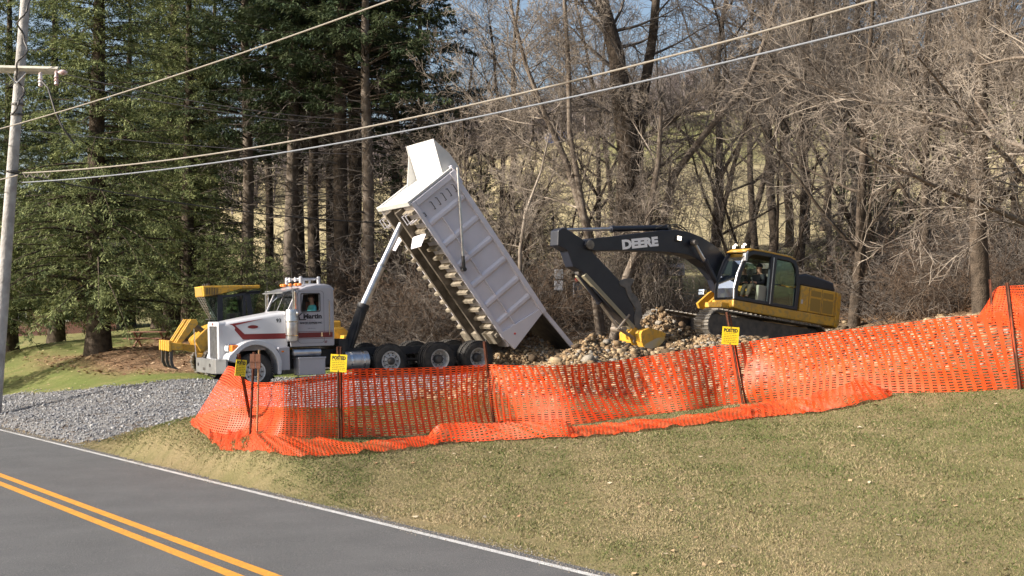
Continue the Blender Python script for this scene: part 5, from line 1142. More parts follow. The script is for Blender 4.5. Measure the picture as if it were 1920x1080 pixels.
# bucket
ears = [(1185, 612), (1204, 620), (1204, 652), (1196, 656), (1184, 648), (1178, 630)]
m = MB(); [m.prism(exz(ears, y), y-.03, y+.03) for y in (-.18, .18)]
bs = [(1201, 626), (1204, 620), (1216, 615), (1232, 618), (1248, 625), (1246, 636), (1238, 647), (1222, 654), (1206, 651), (1202, 640)]
m2 = [ex(a, b, .5) for a, b in bs]
for y in (-.5, .5): m.prism(m2, y-.02, y+.02)
skin = m2[5:]+m2[:2]
for i in range(len(skin)-1):
    (xa, za), (xb, zb) = skin[i], skin[i+1]; m.add([(xa, -.5, za), (xa, .5, za), (xb, .5, zb), (xb, -.5, zb)], [(0, 1, 2, 3)])
m.prism([m2[1], m2[2], (m2[2][0]+.02, m2[2][1]-.08), (m2[1][0]+.02, m2[1][1]-.08)], -.5, .5)
bk = m.build('bucket', M_YEL, X, bevel=.01)
q = ex(1191, 639, .22); MB().lathe((q[0], .20, q[1]), [(0, .09), (.05, .09), (.06, .05)], 'y', 14).build('bucket_pin', M_GUN, bk)
lp = [ex(a, b, .53) for a, b in [(1220, 640), (1232, 634), (1247, 631), (1244, 641), (1236, 649), (1222, 654), (1208, 652), (1210, 645)]]
m = MB().prism(lp, .521, .53); m.build('bucket_wear_plate', M_MUD, bk)
m = MB()
for i in range(5): y = -.45+.225*i; a0 = m2[4]; m.prism([(a0[0], a0[1]), (a0[0]-.02, a0[1]-.09), (a0[0]-.22, a0[1]-.03)], y-.05, y+.05)
m.build('bucket_teeth', M_GUN, bk)
oloc = EXC.w((1.45, .80, 1.74)); seated_person(oloc, EXC.rot, 'operator in dark cap and black jacket seated in the open excavator cab', mat('black_jacket', (.018, .02, .026), .9), mat('khaki_trousers', (.33, .29, .20), .9), cap=(.02, .024, .035))

# ---------------------------------------------------------------- bulldozer behind the truck (faces right)
D = empty('bulldozer', DOZ.O, DOZ.rot); tag(D, 'yellow tracked bulldozer with black cab and rear ripper parked behind the white truck', 'bulldozer')
def dz_(px, py, y=-.85): return DOZ.at(px, py, y)
for s in (1, -1): track(s, D, -1.0, 3.6, .55, .50, y=1.05, wd=.56, m_=M_GUN)
m = MB().box(-.9, 3.2, -.75, .75, .45, 1.35); m.build('body', M_YEL, D, bevel=.03)
m = MB().box(1.6, 3.9, -.5, .5, 1.30, 1.95); m.build('engine_hood', M_YEL, D, bevel=.05)
# roof
rf = [dz_(380, 536), dz_(488, 535), dz_(489, 539), dz_(460, 541), dz_(408, 553), dz_(381, 557)]
r0 = rf[0][0]
zt = rf[0][1]; x1_ = rf[1][0]
m = MB().prism([(r0, zt), (x1_, zt+.05), (x1_, zt-.06), (x1_-.6, zt-.07), (r0+.55, zt-.28), (r0+.03, zt-.36)], -.85, .85); rfo = m.build('cab_roof', M_YEL, D, bevel=.03)
m = MB()
for i in range(8): x = r0+.10+i*.055; m.box(x, x+.026, -.858, -.85, zt-.30, zt-.06)
m.build('roof_vent', M_BLACK, rfo)
m = MB().prism([(r0-.002, zt-.05), (r0+.028, zt-.33), (r0+.02, zt-.33), (r0-.012, zt-.05)], -.7, .7); m.build('roof_rear_grille', M_YELD, rfo)
for y in (-.5, 0, .4): MB().box(r0+.2, r0+.3, y-.05, y+.05, zt+.02, zt+.09).build('roof_lamp', M_DGREY, rfo)
# cab posts, windows
xc0, xc1 = r0+.50, x1_-.35; zb = 1.30; ztp = zt-.28
outc = [(xc0, zb), (xc1+.25, zb), (xc1, ztp+.14), (xc0+1.5, ztp+.15), (xc0+.5, ztp-.0), (xc0, ztp-.02)]
innc = [(xc0+.18, zb+.35), (xc1+.02, zb+.35), (xc1-.15, ztp+.03), (xc0+1.4, ztp+.05), (xc0+.5, ztp-.08), (xc0+.18, ztp-.1)]
m = MB().ring(outc, innc, -.80, -.73).ring(outc, innc, .73, .80).box(xc0+.85, xc0+.95, -.80, -.735, zb+.3, ztp).box(xc0, xc0+.08, -.73, .73, zb, zb+.5).box(xc0, xc0+.08, -.73, .73, ztp-.12, ztp)
cbo = m.build('cab', M_BLUEB, D, bevel=.01)
for yy in (-.77, .77): m = MB(); m.add([(x, yy, z) for x, z in innc], [tuple(range(6))]); m.build('side_window', GLG, cbo)
# rear window screen guard, sloped
xg0, xg1, zg0, zg1 = r0+.08, r0+.52, zt-.36, zt-1.12
m = MB()
for i in range(15):
    f = i/14; m.tube([(xg0+(xg1-xg0)*f-.02, -.70, zg0+(zg1-zg0)*f), (xg0+(xg1-xg0)*f-.02, .70, zg0+(zg1-zg0)*f)], .009, 5)
for y in (-.7, -.23, .23, .7): m.tube([(xg0-.02, y, zg0), (xg1-.02, y, zg1)], .014, 5)
m.tube([(xg1-.4, -.70, zg1), (xg1-.02, -.70, zg1)], .014, 5)
m.build('rear_screen_guard', M_ALU, cbo)
m = MB(); m.add([(xg0+.06, -.7, zg0), (xg0+.06, .7, zg0), (xg1+.05, .7, zg1), (xg1+.05, -.7, zg1)], [(0, 1, 2, 3)]); m.build('rear_window', GLG, cbo)
MB().prism([(xg0, zg0), (xc0, zg0), (xc0, zb), (xg1, zg1)], -.77, -.765).build('corner_window', GLG, cbo)
m = MB().box(xc0+.5, xc0+.7, -.3, .3, zb, zb+.9).box(xc0+.6, xc0+1.1, -.3, .3, zb, zb+.25); m.build('seat', M_DARK, D)
# ripper
ra, rb_ = dz_(302, 640, -.9), dz_(372, 657, -.9); zr0, zr1 = .95, 1.30
xr = -2.35
b0 = ra[0]+.22; m = MB().box(b0+.05, b0+.45, -1.10, 1.10, .98, 1.22)
for i in range(5): y = -1.0+.5*i; m.box(b0-.02, b0+.10, y-.12, y+.12, .94, 1.30)
rp = m.build('ripper_beam', M_YEL, D, bevel=.03)
m = MB()
for y in (-.75, -.35, .35, .75): m.prism([(b0+.25, 1.2), (b0+.45, 1.2), (b0+1.0, 1.85), (b0+.95, 2.0), (b0+.75, 2.0)], y-.06, y+.06); 
for y in (-.6, .6): m.prism([(b0+.4, 1.0), (-.7, .8), (-.7, 1.1), (b0+.4, 1.2)], y-.06, y+.06)
m.build('ripper_arm', M_YEL, rp, bevel=.02)
for y in (-.4, .4): MB().tube([(b0+.85, y, 1.85), (-.8, y, 1.55)], .09, 10).build('ripper_cylinder', M_DGREY, rp, smooth=True)
for y in (-.98, 0, .98):
    MB().prism([(b0+.04, 1.0), (b0+.16, 1.0), (b0+.14, .62), (b0+.20, .44), (b0+.34, .36), (b0+.33, .33), (b0+.13, .38), (b0+.05, .55)], y-.035, y+.035).build('ripper_shank', M_DGREY, rp, bevel=.008)
m = MB().prism([(-1.2, 1.3), (-.75, 1.75), (-.5, 1.85), (-.5, 1.0), (-1.0, .9)], -.75, .75); m.build('rear_tank', M_YEL, D, bevel=.05)
# blade at the far front, its yellow corner shows behind the cab
fa = dz_(638, 628, -1.2); m = MB(); xf = fa[0]
m.prism([(xf, .25), (xf+.18, .30), (xf+.12, .9), (xf+.22, 1.45), (xf+.02, 1.45), (xf-.08, .9)], -1.6, 1.6); bl_ = m.build('blade', M_YEL, D, bevel=.02)
m = MB(); [m.tube([(3.0, y, .5), (xf, y, .6)], .12, 10) for y in (-1.45, 1.45)]; m.build('push_arm', M_YEL, D, smooth=True)
za = dz_(638, 628, -.9); MB().prism([(za[0]-.30, za[1]-.25), (za[0]+.25, za[1]-.28), (za[0]+.28, za[1]+.10), (za[0]+.05, za[1]+.28), (za[0]-.30, za[1]+.25)], -1.1, -.6).build('lift_cylinder_guard', M_YEL, D, bevel=.05)

# ---------------------------------------------------------------- orange safety net
M_NET = mat('orange_plastic_net', (.80, .062, .008), .5, c2=(.66, .09, .02), scale=1.1, c3=(.58, .10, .035), s3=5, spec=.35, transl=.25)
def cr(a, t):
    """smooth interpolation of rows a at fractional index t"""
    a = np.asarray(a, float); n = len(a); i = int(min(max(t, 0), n-1.0001)); f = t-i
    p0, p1, p2, p3 = a[max(i-1, 0)], a[i], a[min(i+1, n-1)], a[min(i+2, n-1)]
    return .5*((2*p1)+(-p0+p2)*f+(2*p0-5*p1+4*p2-p3)*f*f+(-p0+3*p1-3*p2+p3)*f**3)
def net_sheet(name, tops, bots, du, dv, wu, wv, disp, parent=None, vmax=1.0, sub=2):
    """tops, bots: 3D points per column. Bands every du metres, strands every dv"""
    tops = np.array(tops); bots = np.array(bots); n = len(tops); fine = 24
    ts = np.linspace(0, n-1, (n-1)*fine+1); T_ = np.array([cr(tops, t) for t in ts]); B_ = np.array([cr(bots, t) for t in ts])
    Mi = (T_+B_)/2; s = np.r_[0, np.cumsum(np.linalg.norm(np.diff(Mi, axis=0), axis=1))]; Ltot = s[-1]
    H_ = np.linalg.norm(T_-B_, axis=1).mean()
    def pt(u, v):
        u = np.asarray(u, float); v = np.asarray(v, float)
        t = np.stack([np.interp(u, s, T_[:, k]) for k in range(3)], -1); b = np.stack([np.interp(u, s, B_[:, k]) for k in range(3)], -1)
        t2 = np.stack([np.interp(u+.05, s, T_[:, k]) for k in range(3)], -1); tn = t2-t; nx_, ny_ = tn[:, 1], -tn[:, 0]; l = np.hypot(nx_, ny_)+1e-9
        p = b+(t-b)*v[:, None]; d = disp(u/Ltot*(n-1), v, u); p[:, 0] += nx_/l*d[0]; p[:, 1] += ny_/l*d[0]; p[:, 2] += d[1]
        return p
    V = []; Fc = []; c = 0
    nb = int(Ltot/du); us = (np.arange(nb+1))*du; m = max(int(H_/.07), 6); vs = np.linspace(0, 1, m+1)
    wvar = .012*np.sin(us*1.7)+.008*np.sin(us*5.1)
    A = []
    for sgn in (-1, 1): A.append(np.stack([pt(np.clip(us+wvar*np.sin(v_*4)+sgn*wu/2, 0, Ltot), np.full(nb+1, v_)) for v_ in vs], 1))
    G = np.stack(A, 2)  # nb+1, m+1, 2, 3
    V.append(G.reshape(-1, 3)); ii = np.arange((nb+1)*(m+1)*2).reshape(nb+1, m+1, 2)
    Fc.append(np.stack([ii[:, :-1, 0], ii[:, :-1, 1], ii[:, 1:, 1], ii[:, 1:, 0]], -1).reshape(-1, 4)); c = V[-1].shape[0]
    ns = int(H_/dv); vv = np.linspace(0, 1, ns+1); uu = np.linspace(0, Ltot, nb*sub+1); A = []
    for sgn in (-1, 1): A.append(np.stack([pt(uu, np.clip(np.full(len(uu), v_)+sgn*wv/2/H_, 0, 1)) for v_ in vv], 1))
    G = np.stack(A, 2); V.append(G.reshape(-1, 3)); ii = np.arange(G.shape[0]*G.shape[1]*2).reshape(G.shape[0], G.shape[1], 2)+c
    Fc.append(np.stack([ii[:-1, :, 0], ii[1:, :, 0], ii[1:, :, 1], ii[:-1, :, 1]], -1).reshape(-1, 4))
    me = np_mesh(name, np.concatenate(V), np.concatenate(Fc)); return link(name, me, M_NET, parent)
def cols(l, lift=0.0, dd=None):
    t, b = [], []
    for c in l:
        x0, y0, x1, y1 = c[:4]; g = hit(x1, y1); g = g+np.array([0, 0, .01]); d = g[1]
        dt = d+(c[4] if len(c) > 4 else 0); t.append(W(x0, y0, dt)); b.append(g)
    return t, b
g_net = 'orange safety netting round the work area'
def d1(t, v, u):   # left bellying panel
    b = np.sin(np.clip(t-2, 0, 4)/4*pi); return (-.32*b*np.sin(v*pi)*(1-v*.6)+.05*np.sin(u*2.3)*np.sin(v*5), -.05*np.sin(v*pi)*b)
t_, b_ = cols([(427, 686, 358, 797, .5), (437, 690, 385, 815, .3), (452, 702, 425, 822, .2), (474, 716, 469, 814), (515, 716, 505, 818), (560, 709, 560, 821), (600, 703, 600, 822), (634, 697, 633, 822)])
o = net_sheet('safety_net', t_, b_, .068, .042, .025, .020, d1); tag(o, 'left end of the upright orange net, fine square mesh flaring out beside the truck', 'safety net', g_net)
def d2(t, v, u): return (-.10*np.sin(v*pi)*np.sin(np.clip((t % 4)/4, 0, 1)*pi)+.03*np.sin(u*1.9+v*2), 0*u)
t_, b_ = cols([(634, 697, 633, 822), (660, 692, 665, 820), (700, 691, 715, 819), (770, 690, 785, 815), (840, 687, 855, 806), (885, 685, 895, 797), (913, 683, 925, 792)])
o = net_sheet('safety_net', t_, b_, .145, .042, .052, .021, d2); tag(o, 'upright orange net between the post with the big yellow sign and the leaning brown post', 'safety net', g_net)
def d3(t, v, u): return (-.18*np.sin(v*pi)*np.sin(np.clip(t/6, 0, 1)*pi)+.06*np.sin(u*1.2+v*3)*v*(1-v)*3, 0*u)
t_, b_ = cols([(913, 683, 925, 792), (960, 685, 985, 796), (1040, 685, 1070, 797), (1110, 681, 1150, 787), (1180, 673, 1220, 778), (1260, 660, 1290, 770), (1330, 650, 1350, 762), (1376, 644, 1393, 757)])
o = net_sheet('safety_net', t_, b_, .15, .042, .058, .021, d3); tag(o, 'long middle stretch of upright orange net below the digging bucket', 'safety net', g_net)
def d4(t, v, u): return (-.14*np.sin(v*pi)*np.sin(np.clip(t/7, 0, 1)*pi)+.04*np.sin(u*1.1+v*2.5)+.10*np.exp(-((t-.5)/.5)**2)*np.sin(v*6), 0*u)
t_, b_ = cols([(1376, 644, 1393, 757), (1405, 640, 1420, 756), (1450, 634, 1470, 752), (1530, 624, 1560, 743), (1610, 615, 1645, 738), (1700, 605, 1735, 737), (1780, 595, 1820, 735), (1840, 590, 1880, 731), (1888, 582, 1911, 729), (1960, 576, 1985, 722)])
o = net_sheet('safety_net', t_, b_, .16, .044, .060, .021, d4); tag(o, 'right stretch of upright orange net rising in front of the brown stone bank', 'safety net', g_net)
# raised piece on the bank at the right
gA, gB, gC = onground(1834, 24.6), onground(1858, 24.2), onground(1890, 23.4)
t_, b_ = [], []
for (px, yt, yb, d) in ((1836, 596, 604, 24.5), (1848, 566, 604, 24.3), (1860, 540, 606, 24.1), (1885, 536, 610, 23.6), (1920, 535, 618, 22.9), (1975, 530, 622, 22)):
    t_.append(W(px, yt, d)); b_.append(W(px-1, yb, d))
o = net_sheet('safety_net', t_, b_, .10, .036, .032, .016, lambda t, v, u: (.10*np.sin(u*2.5+v*3)*v, 0*u)); tag(o, 'second orange net standing higher on the bank behind the right end post', 'safety net', g_net)
o = net_sheet('safety_net', [W(1838, 600, 24.7), W(1862, 540, 24.4), W(1893, 545, 23.8), W(1930, 560, 23)], [W(1838, 603, 24.7), W(1858, 604, 24.4), W(1890, 604, 23.8), W(1935, 612, 23)], .09, .03, .035, .016, lambda t, v, u: (.12*np.sin(u*3+v*4), 0*u)); tag(o, 'loose doubled fold of orange net hanging on the raised piece at the right', 'safety net', g_net)
# fallen netting on the grass
def flop(l, du, dv, wu, wv, amp, seed, label, lift=.04, sub=3):
    rng = np.random.default_rng(seed); ph = rng.uniform(0, 6, 6); t, b = [], []
    for c in l:
        bt = hit(c[2], c[3]); tp = hit(c[0], c[1]); h = c[4] if len(c) > 4 else 0
        if h: tp = W(c[0], c[1], bt[1]+h)
        else: tp = tp+np.array([0, 0, lift])
        t.append(tp); b.append(bt+np.array([0, 0, .02]))
    def dd(t_, v, u):
        a = amp*(np.sin(u*4.1+v*3+ph[0])*np.sin(u*1.3+ph[1])+.6*np.sin(u*9.3+v*7+ph[2])+.35*np.sin(u*17+v*11+ph[4])); return (.5*a, np.abs(a)*.55+.01+.03*np.sin(v*pi))
    o = net_sheet('fallen_net', t, b, du, dv, wu, wv, dd, sub=sub)
    return tag(o, label, 'safety net', 'loose orange netting lying on the grass')
flop([(362, 790, 358, 797), (400, 806, 385, 818), (440, 812, 412, 846), (480, 816, 470, 850), (520, 822, 530, 856), (570, 828, 570, 860), (620, 832, 640, 856), (690, 836, 700, 852), (770, 826, 780, 842), (812, 820, 822, 836)], .060, .036, .020, .014, .07, 1, 'crumpled fallen net spreading on the grass in front of the left end')
flop([(800, 826, 800, 836), (820, 800, 830, 834, .15), (860, 795, 870, 832, .18), (920, 795, 930, 829, .18), (990, 793, 1000, 826, .18), (1050, 791, 1060, 823, .18), (1072, 800, 1080, 820, .1)], .09, .035, .034, .018, .04, 3, 'rolled fallen net with pale glossy creases in front of the leaning brown post')
flop([(1062, 806, 1065, 824), (1130, 801, 1135, 820), (1200, 795, 1205, 811), (1270, 788, 1275, 803), (1340, 778, 1345, 795), (1400, 766, 1410, 788)], .075, .030, .026, .014, .06, 4, 'narrow rope like strip of fallen net crossing the grass')
flop([(1390, 768, 1395, 788), (1440, 758, 1450, 784), (1500, 748, 1505, 779, .1), (1550, 736, 1560, 772, .2), (1590, 720, 1600, 764, .3), (1611, 710, 1640, 755, .3), (1640, 727, 1660, 750, .1), (1672, 743, 1673, 745)], .12, .035, .045, .018, .05, 5, 'fallen net folded up into a peak on the grass in front of the right stretch')

# ---------------------------------------------------------------- posts and signs
M_RUST = mat('rusty_steel_post', (.17, .065, .035), .8, .3, c2=(.09, .035, .022), scale=9)
M_BROWN = mat('brown_painted_wood', (.20, .085, .045), .8, c2=(.12, .05, .03), scale=6)
M_SIGN = mat('yellow_sign_sheet', (.86, .66, .02), .5, c2=(.80, .58, .02), scale=5)
def post(name, base_px, top_px, d, label, w_=.030, m=M_RUST, top_d=None):
    g = hit(*base_px) if d is None else onground(base_px[0], d); t = W(top_px[0], top_px[1], (top_d or g[1]))
    r = empty(name, g); tag(r, label, 'post'); v = Vector(t)-Vector(g); b = MB()
    ax = v.normalized(); side = Vector((1, 0, 0)); fr = ax.cross(side).normalized(); side = fr.cross(ax).normalized()
    def fn(x, y, z): return side*x+fr*y+ax*z
    b.fn = fn; b.box(-w_, w_, -.006, .004, -.25, v.length); b.box(-.005, .005, -.045, -.004, -.25, v.length)
    for k in range(int(v.length/.08)): b.box(-.012, .012, .003, .012, k*.08, k*.08+.03)
    b.build('stake', m, r)
    return r, g, t
post('net_post', (469, 816), (476, 660), None, 'rusty stake at the left corner of the upright net', .024)
post('net_post', (472, 800), (447, 664), None, 'dark stake leaning to the left in front of the left corner stake', .03, top_d=22.6)
post('net_post', (482, 814), (486, 656), None, 'pale wooden stake carrying the right brown board at the left corner', .018, m=mat('raw_pine_wood', (.42, .28, .15), .8))
post('net_post', (636, 823), (633, 650), None, 'rusty stake behind the big yellow sign between truck and lawn', .022)
post('net_post', (641, 822), (639, 650), None, 'second stake just right of the one behind the big yellow sign', .018)
post('net_post', (926, 792), (908, 640), None, 'brown stake leaning left in front of the rear truck wheel', .034)
post('net_post', (1393, 758), (1362, 585), None, 'leaning stake behind the yellow sign below the excavator', .022)
post('net_post', (1399, 757), (1368, 590), None, 'second leaning stake close beside the one below the excavator', .018)
post('net_post', (1912, 730), (1888, 530), None, 'tall leaning stake at the right end of the net', .034)
post('net_post', (1862, 606), (1856, 524), 24.1, 'short stake holding up the raised net on the bank', .022)
def sign(px, py, w_, h_, d, tilt, label, yaw=0, lines=6):
    c = W(px, py, d); r = empty('posted_sign', c, (0, tilt, yaw)); tag(r, label, 'sign')
    MB().box(-w_/2, w_/2, -.004, .004, -h_/2, h_/2).build('sheet', M_SIGN, r)
    text('lettering', 'POSTED', h_*.27, M_INK, r, (0, -.0045, h_*.29), (1, 0, 0), (0, 0, 1), .001, bold=.0045, sx=w_*.88/(h_*.27*3.9))
    m = MB(); rng = random.Random(int(px))
    for i in range(lines):
        z = h_*(.12-.10*i); x = -w_*.40; xe = w_*.40*(1 if i % 3 else .8)
        while x < xe: L = rng.uniform(.02, .06); m.box(x, min(x+L, xe), -.006, -.0045, z, z+h_*.022); x += L+.01
    m.build('small_print', M_INK, r)
    m = MB(); m.lathe((0, -.004, h_*.46), [(-.004, .012), (0, .012)], 'y', 8); m.lathe((0, -.004, -h_*.45), [(-.004, .012), (0, .012)], 'y', 8); m.build('nail', M_DGREY, r)
    return r
SD = hit(636, 823)[1]
sign(635, 681, .295*SD/23, .315*SD/23, SD-.1, rad(3), 'biggest yellow POSTED sign, on the stakes in front of the truck tool box')
SD = hit(1393, 758)[1]
sign(1369.5, 629.5, .315*SD/24, .33*SD/24, SD-.12, rad(4), 'yellow POSTED sign on the leaning stakes below the excavator cab')
sign(451.5, 690, .20, .29, 22.4, rad(6), 'narrow turned yellow POSTED sign tilted on the leaning dark stake at the left corner', yaw=rad(38))
for px, lab in ((473.5, 'left one of two brown boards at the corner of the net'), (484, 'right one of two brown boards at the corner of the net')):
    r = empty('wood_board', W(px, 677, hit(482, 814)[1]-.1)); tag(r, lab, 'board')
    m = MB().box(-.045, .045, -.015, .015, -.14, .13); m.build('board', M_BROWN, r, bevel=.004)
    m = MB().box(-.05, .05, -.022, -.016, -.02, .0); m.build('batten', M_BROWN, r)

# ---------------------------------------------------------------- utility pole and wires
M_POLE = mat('weathered_pole_wood', (.42, .41, .40), .9, c2=(.27, .26, .25), scale=3, bump=.5, bscale=12)
gp = onground(-13, 40); r = empty('utility_pole', gp); tag(r, 'weathered grey wooden utility pole leaning slightly right at the left edge', 'utility pole')
tp = W(50, -30, 40); tp2 = tp+(tp-gp)*.06
m = MB().tube([(0, 0, -.3), tuple((tp2-gp)*.5), tuple(tp2-gp)], [.22, .175, .14], 14); m.build('pole', M_POLE, r, smooth=True)
a = W(-60, 126, 39.7)-gp; b = W(109, 130, 39.7)-gp
m = MB(); m.tube([tuple(a), tuple(b)], .085, 4); m.tube([tuple(a+np.array([0, .5, .02])), tuple(b+np.array([-.3, .5, .02]))], .085, 4); ca = m.build('crossarm', mat('pale_crossarm_wood', (.55, .52, .44), .85, c2=(.42, .40, .34), scale=5), r)
m = MB(); c0 = W(30, 157, 39.75)-gp
for px in (14, 49): m.tube([tuple(W(px, 137, 39.75)-gp), tuple(c0)], .022, 5)
m.build('crossarm_brace', M_ALU, r)
for px, py in ((76, 150), (106, 147), (-20, 150)):
    p = W(px, py, 39.5)-gp; m = MB().lathe(tuple(p), [(-.22, .03), (-.18, .07), (-.1, .05), (-.08, .085), (0, .05), (.02, .085), (.1, .05), (.2, .06), (.24, .02)], 'z', 12); m.build('insulator', mat('white_porcelain', (.65, .62, .62), .25, c2=(.35, .2, .18), scale=6), r, smooth=True)
p = W(115, 136, 39.5)-gp; MB().lathe(tuple(p), [(-.1, .04), (0, .09), (.12, .08), (.2, .02)], 'x', 12).build('insulator', bpy.data.materials['white_porcelain'], r, smooth=True)
for py in (196, 215, 322):
    f = (py+30)/855.0; c = W(50-63*f, py, 40)-gp; m = MB().tube([tuple(c-np.array([0, 0, .03])), tuple(c+np.array([0, 0, .03]))], .20, 14); m.build('pole_band', M_DGREY, r)
m = MB(); rng = random.Random(5); pts = []
for i in range(40):
    f = i/39; py = -20+f*235; px = 50-63*(py+30)/855+9*sin(f*17)+3*sin(f*41); pts.append(tuple(W(px, py, 39.6+.25*cos(f*17))-gp))
m.tube(pts, .028, 6); m.tube([tuple(W(*p)-gp) for p in ((78, 152, 39.4), (90, 165, 39.2), (104, 210, 39), (118, 240, 39), (140, 270, 39.2))], .03, 6)
for k in range(3): m.tube([tuple(W(px+k*3, py+2*k, 39.4)-gp) for px, py in ((-10, 140), (2, 152), (14, 158), (24, 150))], .012, 5)
m.build('hanging_cable', M_BLACK, r)
W_L = mat('pale_wire', (.21, .19, .16), .7); W_G = mat('aluminium_wire', (.15, .165, .19), .6, .2); W_B = M_BLACK; W_T = mat('dull_thin_wire', (.22, .20, .20), .6)
def wire(l, rad0, m, label, twist=0, n=90, ext=0):
    """l = [(px,py,d)] left to right, d only needed for the end points; points between lie in the vertical plane through the ends"""
    A, B = W(*l[0]), W(*l[-1]); pts = []
    for q in l:
        r_ = ray(q[0], q[1]); dx, dy = B[0]-A[0], B[1]-A[1]; t = (A[0]*dy-A[1]*dx)/(r_[0]*dy-r_[1]*dx); pts.append(np.array([0, 0, CH])+r_*t)
    s = np.array([hypot(p[0]-A[0], p[1]-A[1]) for p in pts]); z = np.array([p[2] for p in pts]); deg = 2 if len(pts) > 2 else 1
    k = np.polyfit(s, z, deg); ss = np.linspace(0, s[-1]*(1+ext), n); hv = (B[:2]-A[:2])/np.linalg.norm(B[:2]-A[:2])
    P_ = [(A[0]+hv[0]*q, A[1]+hv[1]*q, float(np.polyval(k, q))) for q in ss]
    mb = MB().tube(P_, rad0, 8)
    if twist:
        for ph in (0, pi): mb.tube([(p[0], p[1]+rad0*.9*cos(i*1.9+ph), p[2]+rad0*.8*sin(i*1.9+ph)) for i, p in enumerate(P_)], rad0*.45, 4)
    o = mb.build('overhead_wire', m, None, smooth=True); tag(o, label, 'wire', 'overhead wires'); return o
wire([(40, 323, 40), (300, 306, 0), (640, 246, 0), (1000, 168, 0), (1400, 64, 0), (1655, 0, 21)], .021, W_L, 'upper thick pale cable of the pair crossing the whole photo', 1, 200, .12)
wire([(40, 341, 40), (400, 311, 0), (780, 238, 0), (1200, 150, 0), (1560, 71, 0), (1845, 0, 19)], .019, W_G, 'lower grey cable of the pair crossing the whole photo', 1, 200, .12)
wire([(-40, 252, 40), (130, 205, 0), (470, 93, 0), (735, 0, 25)], .019, W_L, 'single pale cable rising steeply from the pole to the top edge', 0, 80, .2)
wire([(12, 324, 39.7), (150, 345, 0), (400, 392, 0), (620, 412, 0), (800, 420, 52)], .022, W_B, 'black cable sloping down to the right from the pole in front of the hemlocks')
wire([(110, 135, 40), (300, 180, 0), (560, 216, 0), (860, 222, 62)], .012, W_T, 'upper thin wire fading into the pines')
wire([(110, 150, 40), (300, 193, 0), (560, 226, 0), (860, 230, 62)], .012, W_T, 'lower thin wire of the close pair fading into the pines')
wire([(60, 245, 40), (300, 268, 0), (600, 287, 0), (860, 290, 60)], .012, W_T, 'thin wire passing just above the white dump bed shield')
wire([(-40, 342, 40), (12, 334, 0), (34, 328, 38)], .02, W_L, 'short pale cable entering the pole from the left edge')
m = MB()
for k in range(4): m.tube([tuple(W(44+k*13+t*12/6, 324+9*sin(pi*t/6), 39.7)) for t in range(7)], .018, 5)
o = m.build('cable_splice_loops', W_L); tag(o, 'small white drip loops hanging under the thick cables beside the pole', 'cable loops')

# ---------------------------------------------------------------- picnic table, far objects
M_PW = mat('red_brown_table_wood', (.26, .13, .09), .8, c2=(.16, .08, .055), scale=8)
g = onground(283, 57); r = empty('picnic_table', g, (0, 0, rad(-14))); tag(r, 'dark red wooden picnic table with crossed legs under the hemlocks', 'picnic table')
m = MB()
for k in range(5): m.box(-.95, .95, -.37+k*.15, -.24+k*.15, .72, .76)
m.build('table_top', M_PW, r)
for y in (-.75, .62):
    MB().box(-.95, .95, y, y+.13, .43, .47).build('bench', M_PW, r)
for x in (-.65, .65):
    for s in (1, -1): m = MB(lambda a, b, c: (b, a, c)); m.prism([(-s*.55, 0), (-s*.47, 0), (s*.30, .72), (s*.22, .72)], x-.03+.05*s, x+.03+.05*s); m.build('leg', M_PW, r)
    MB(lambda a, b, c: (b, a, c)).prism([(-.75, .38), (.75, .38), (.75, .43), (-.75, .43)], x-.02, x+.02).build('brace', M_PW, r)
g = onground(247, 92); r = empty('lawn_statue', g); tag(r, 'small pale figure ornament far back on the sunny lawn', 'statue')
m = MB().lathe((0, 0, 0), [(0, .28), (.2, .3), (.25, .18), (.7, .22), (1.0, .2), (1.15, .1)], 'z', 12); m.build('figure', mat('pale_stone', (.50, .42, .36), .9), r, smooth=True); MB().ball((0, 0, 1.28), .16, 8).build('head', bpy.data.materials['pale_stone'], r, smooth=True)
# brick house behind the hemlocks
M_BRK = bpy.data.materials.new('red_brick'); M_BRK.use_nodes = True; nt = M_BRK.node_tree; bk_ = nt.nodes.new('ShaderNodeTexBrick'); tc = nt.nodes.new('ShaderNodeTexCoord')
mp = nt.nodes.new('ShaderNodeMapping'); mp.inputs['Rotation'].default_value = (rad(90), 0, 0); ln(nt, tc.outputs['Object'], mp.inputs[0]); ln(nt, mp.outputs[0], bk_.inputs['Vector'])
bk_.inputs['Color1'].default_value = (.20, .055, .035, 1); bk_.inputs['Color2'].default_value = (.13, .04, .03, 1); bk_.inputs['Mortar'].default_value = (.35, .32, .28, 1); bk_.inputs['Scale'].default_value = 4.5
ln(nt, bk_.outputs[0], nt.nodes['Principled BSDF'].inputs['Base Color'])
M_TRIM = mat('white_window_trim', (.6, .6, .58), .6); M_ROOF = mat('dark_shingles', (.07, .065, .065), .9, c2=(.11, .10, .10), scale=6); M_GLD = mat('dark_window_glass', (.02, .025, .03), .08, spec=.9)
g = onground(70, 84); r = empty('brick_house', g, (0, 0, rad(8))); tag(r, 'two storey red brick house with white window frames hidden behind the left hemlocks', 'house')
wl = MB().box(-6, 5, 0, 8, -1, 5.6).build('wall', M_BRK, r)
m = MB(lambda a, b, c: (a, b, c)); m.add([(-6.4, -.5, 5.5), (5.4, -.5, 5.5), (5.4, 4, 8.4), (-6.4, 4, 8.4), (-6.4, 8.5, 5.5), (5.4, 8.5, 5.5)], [(0, 1, 2, 3), (3, 2, 5, 4), (0, 3, 4), (1, 5, 2), (0, 4, 5, 1)]); m.build('roof', M_ROOF, r)
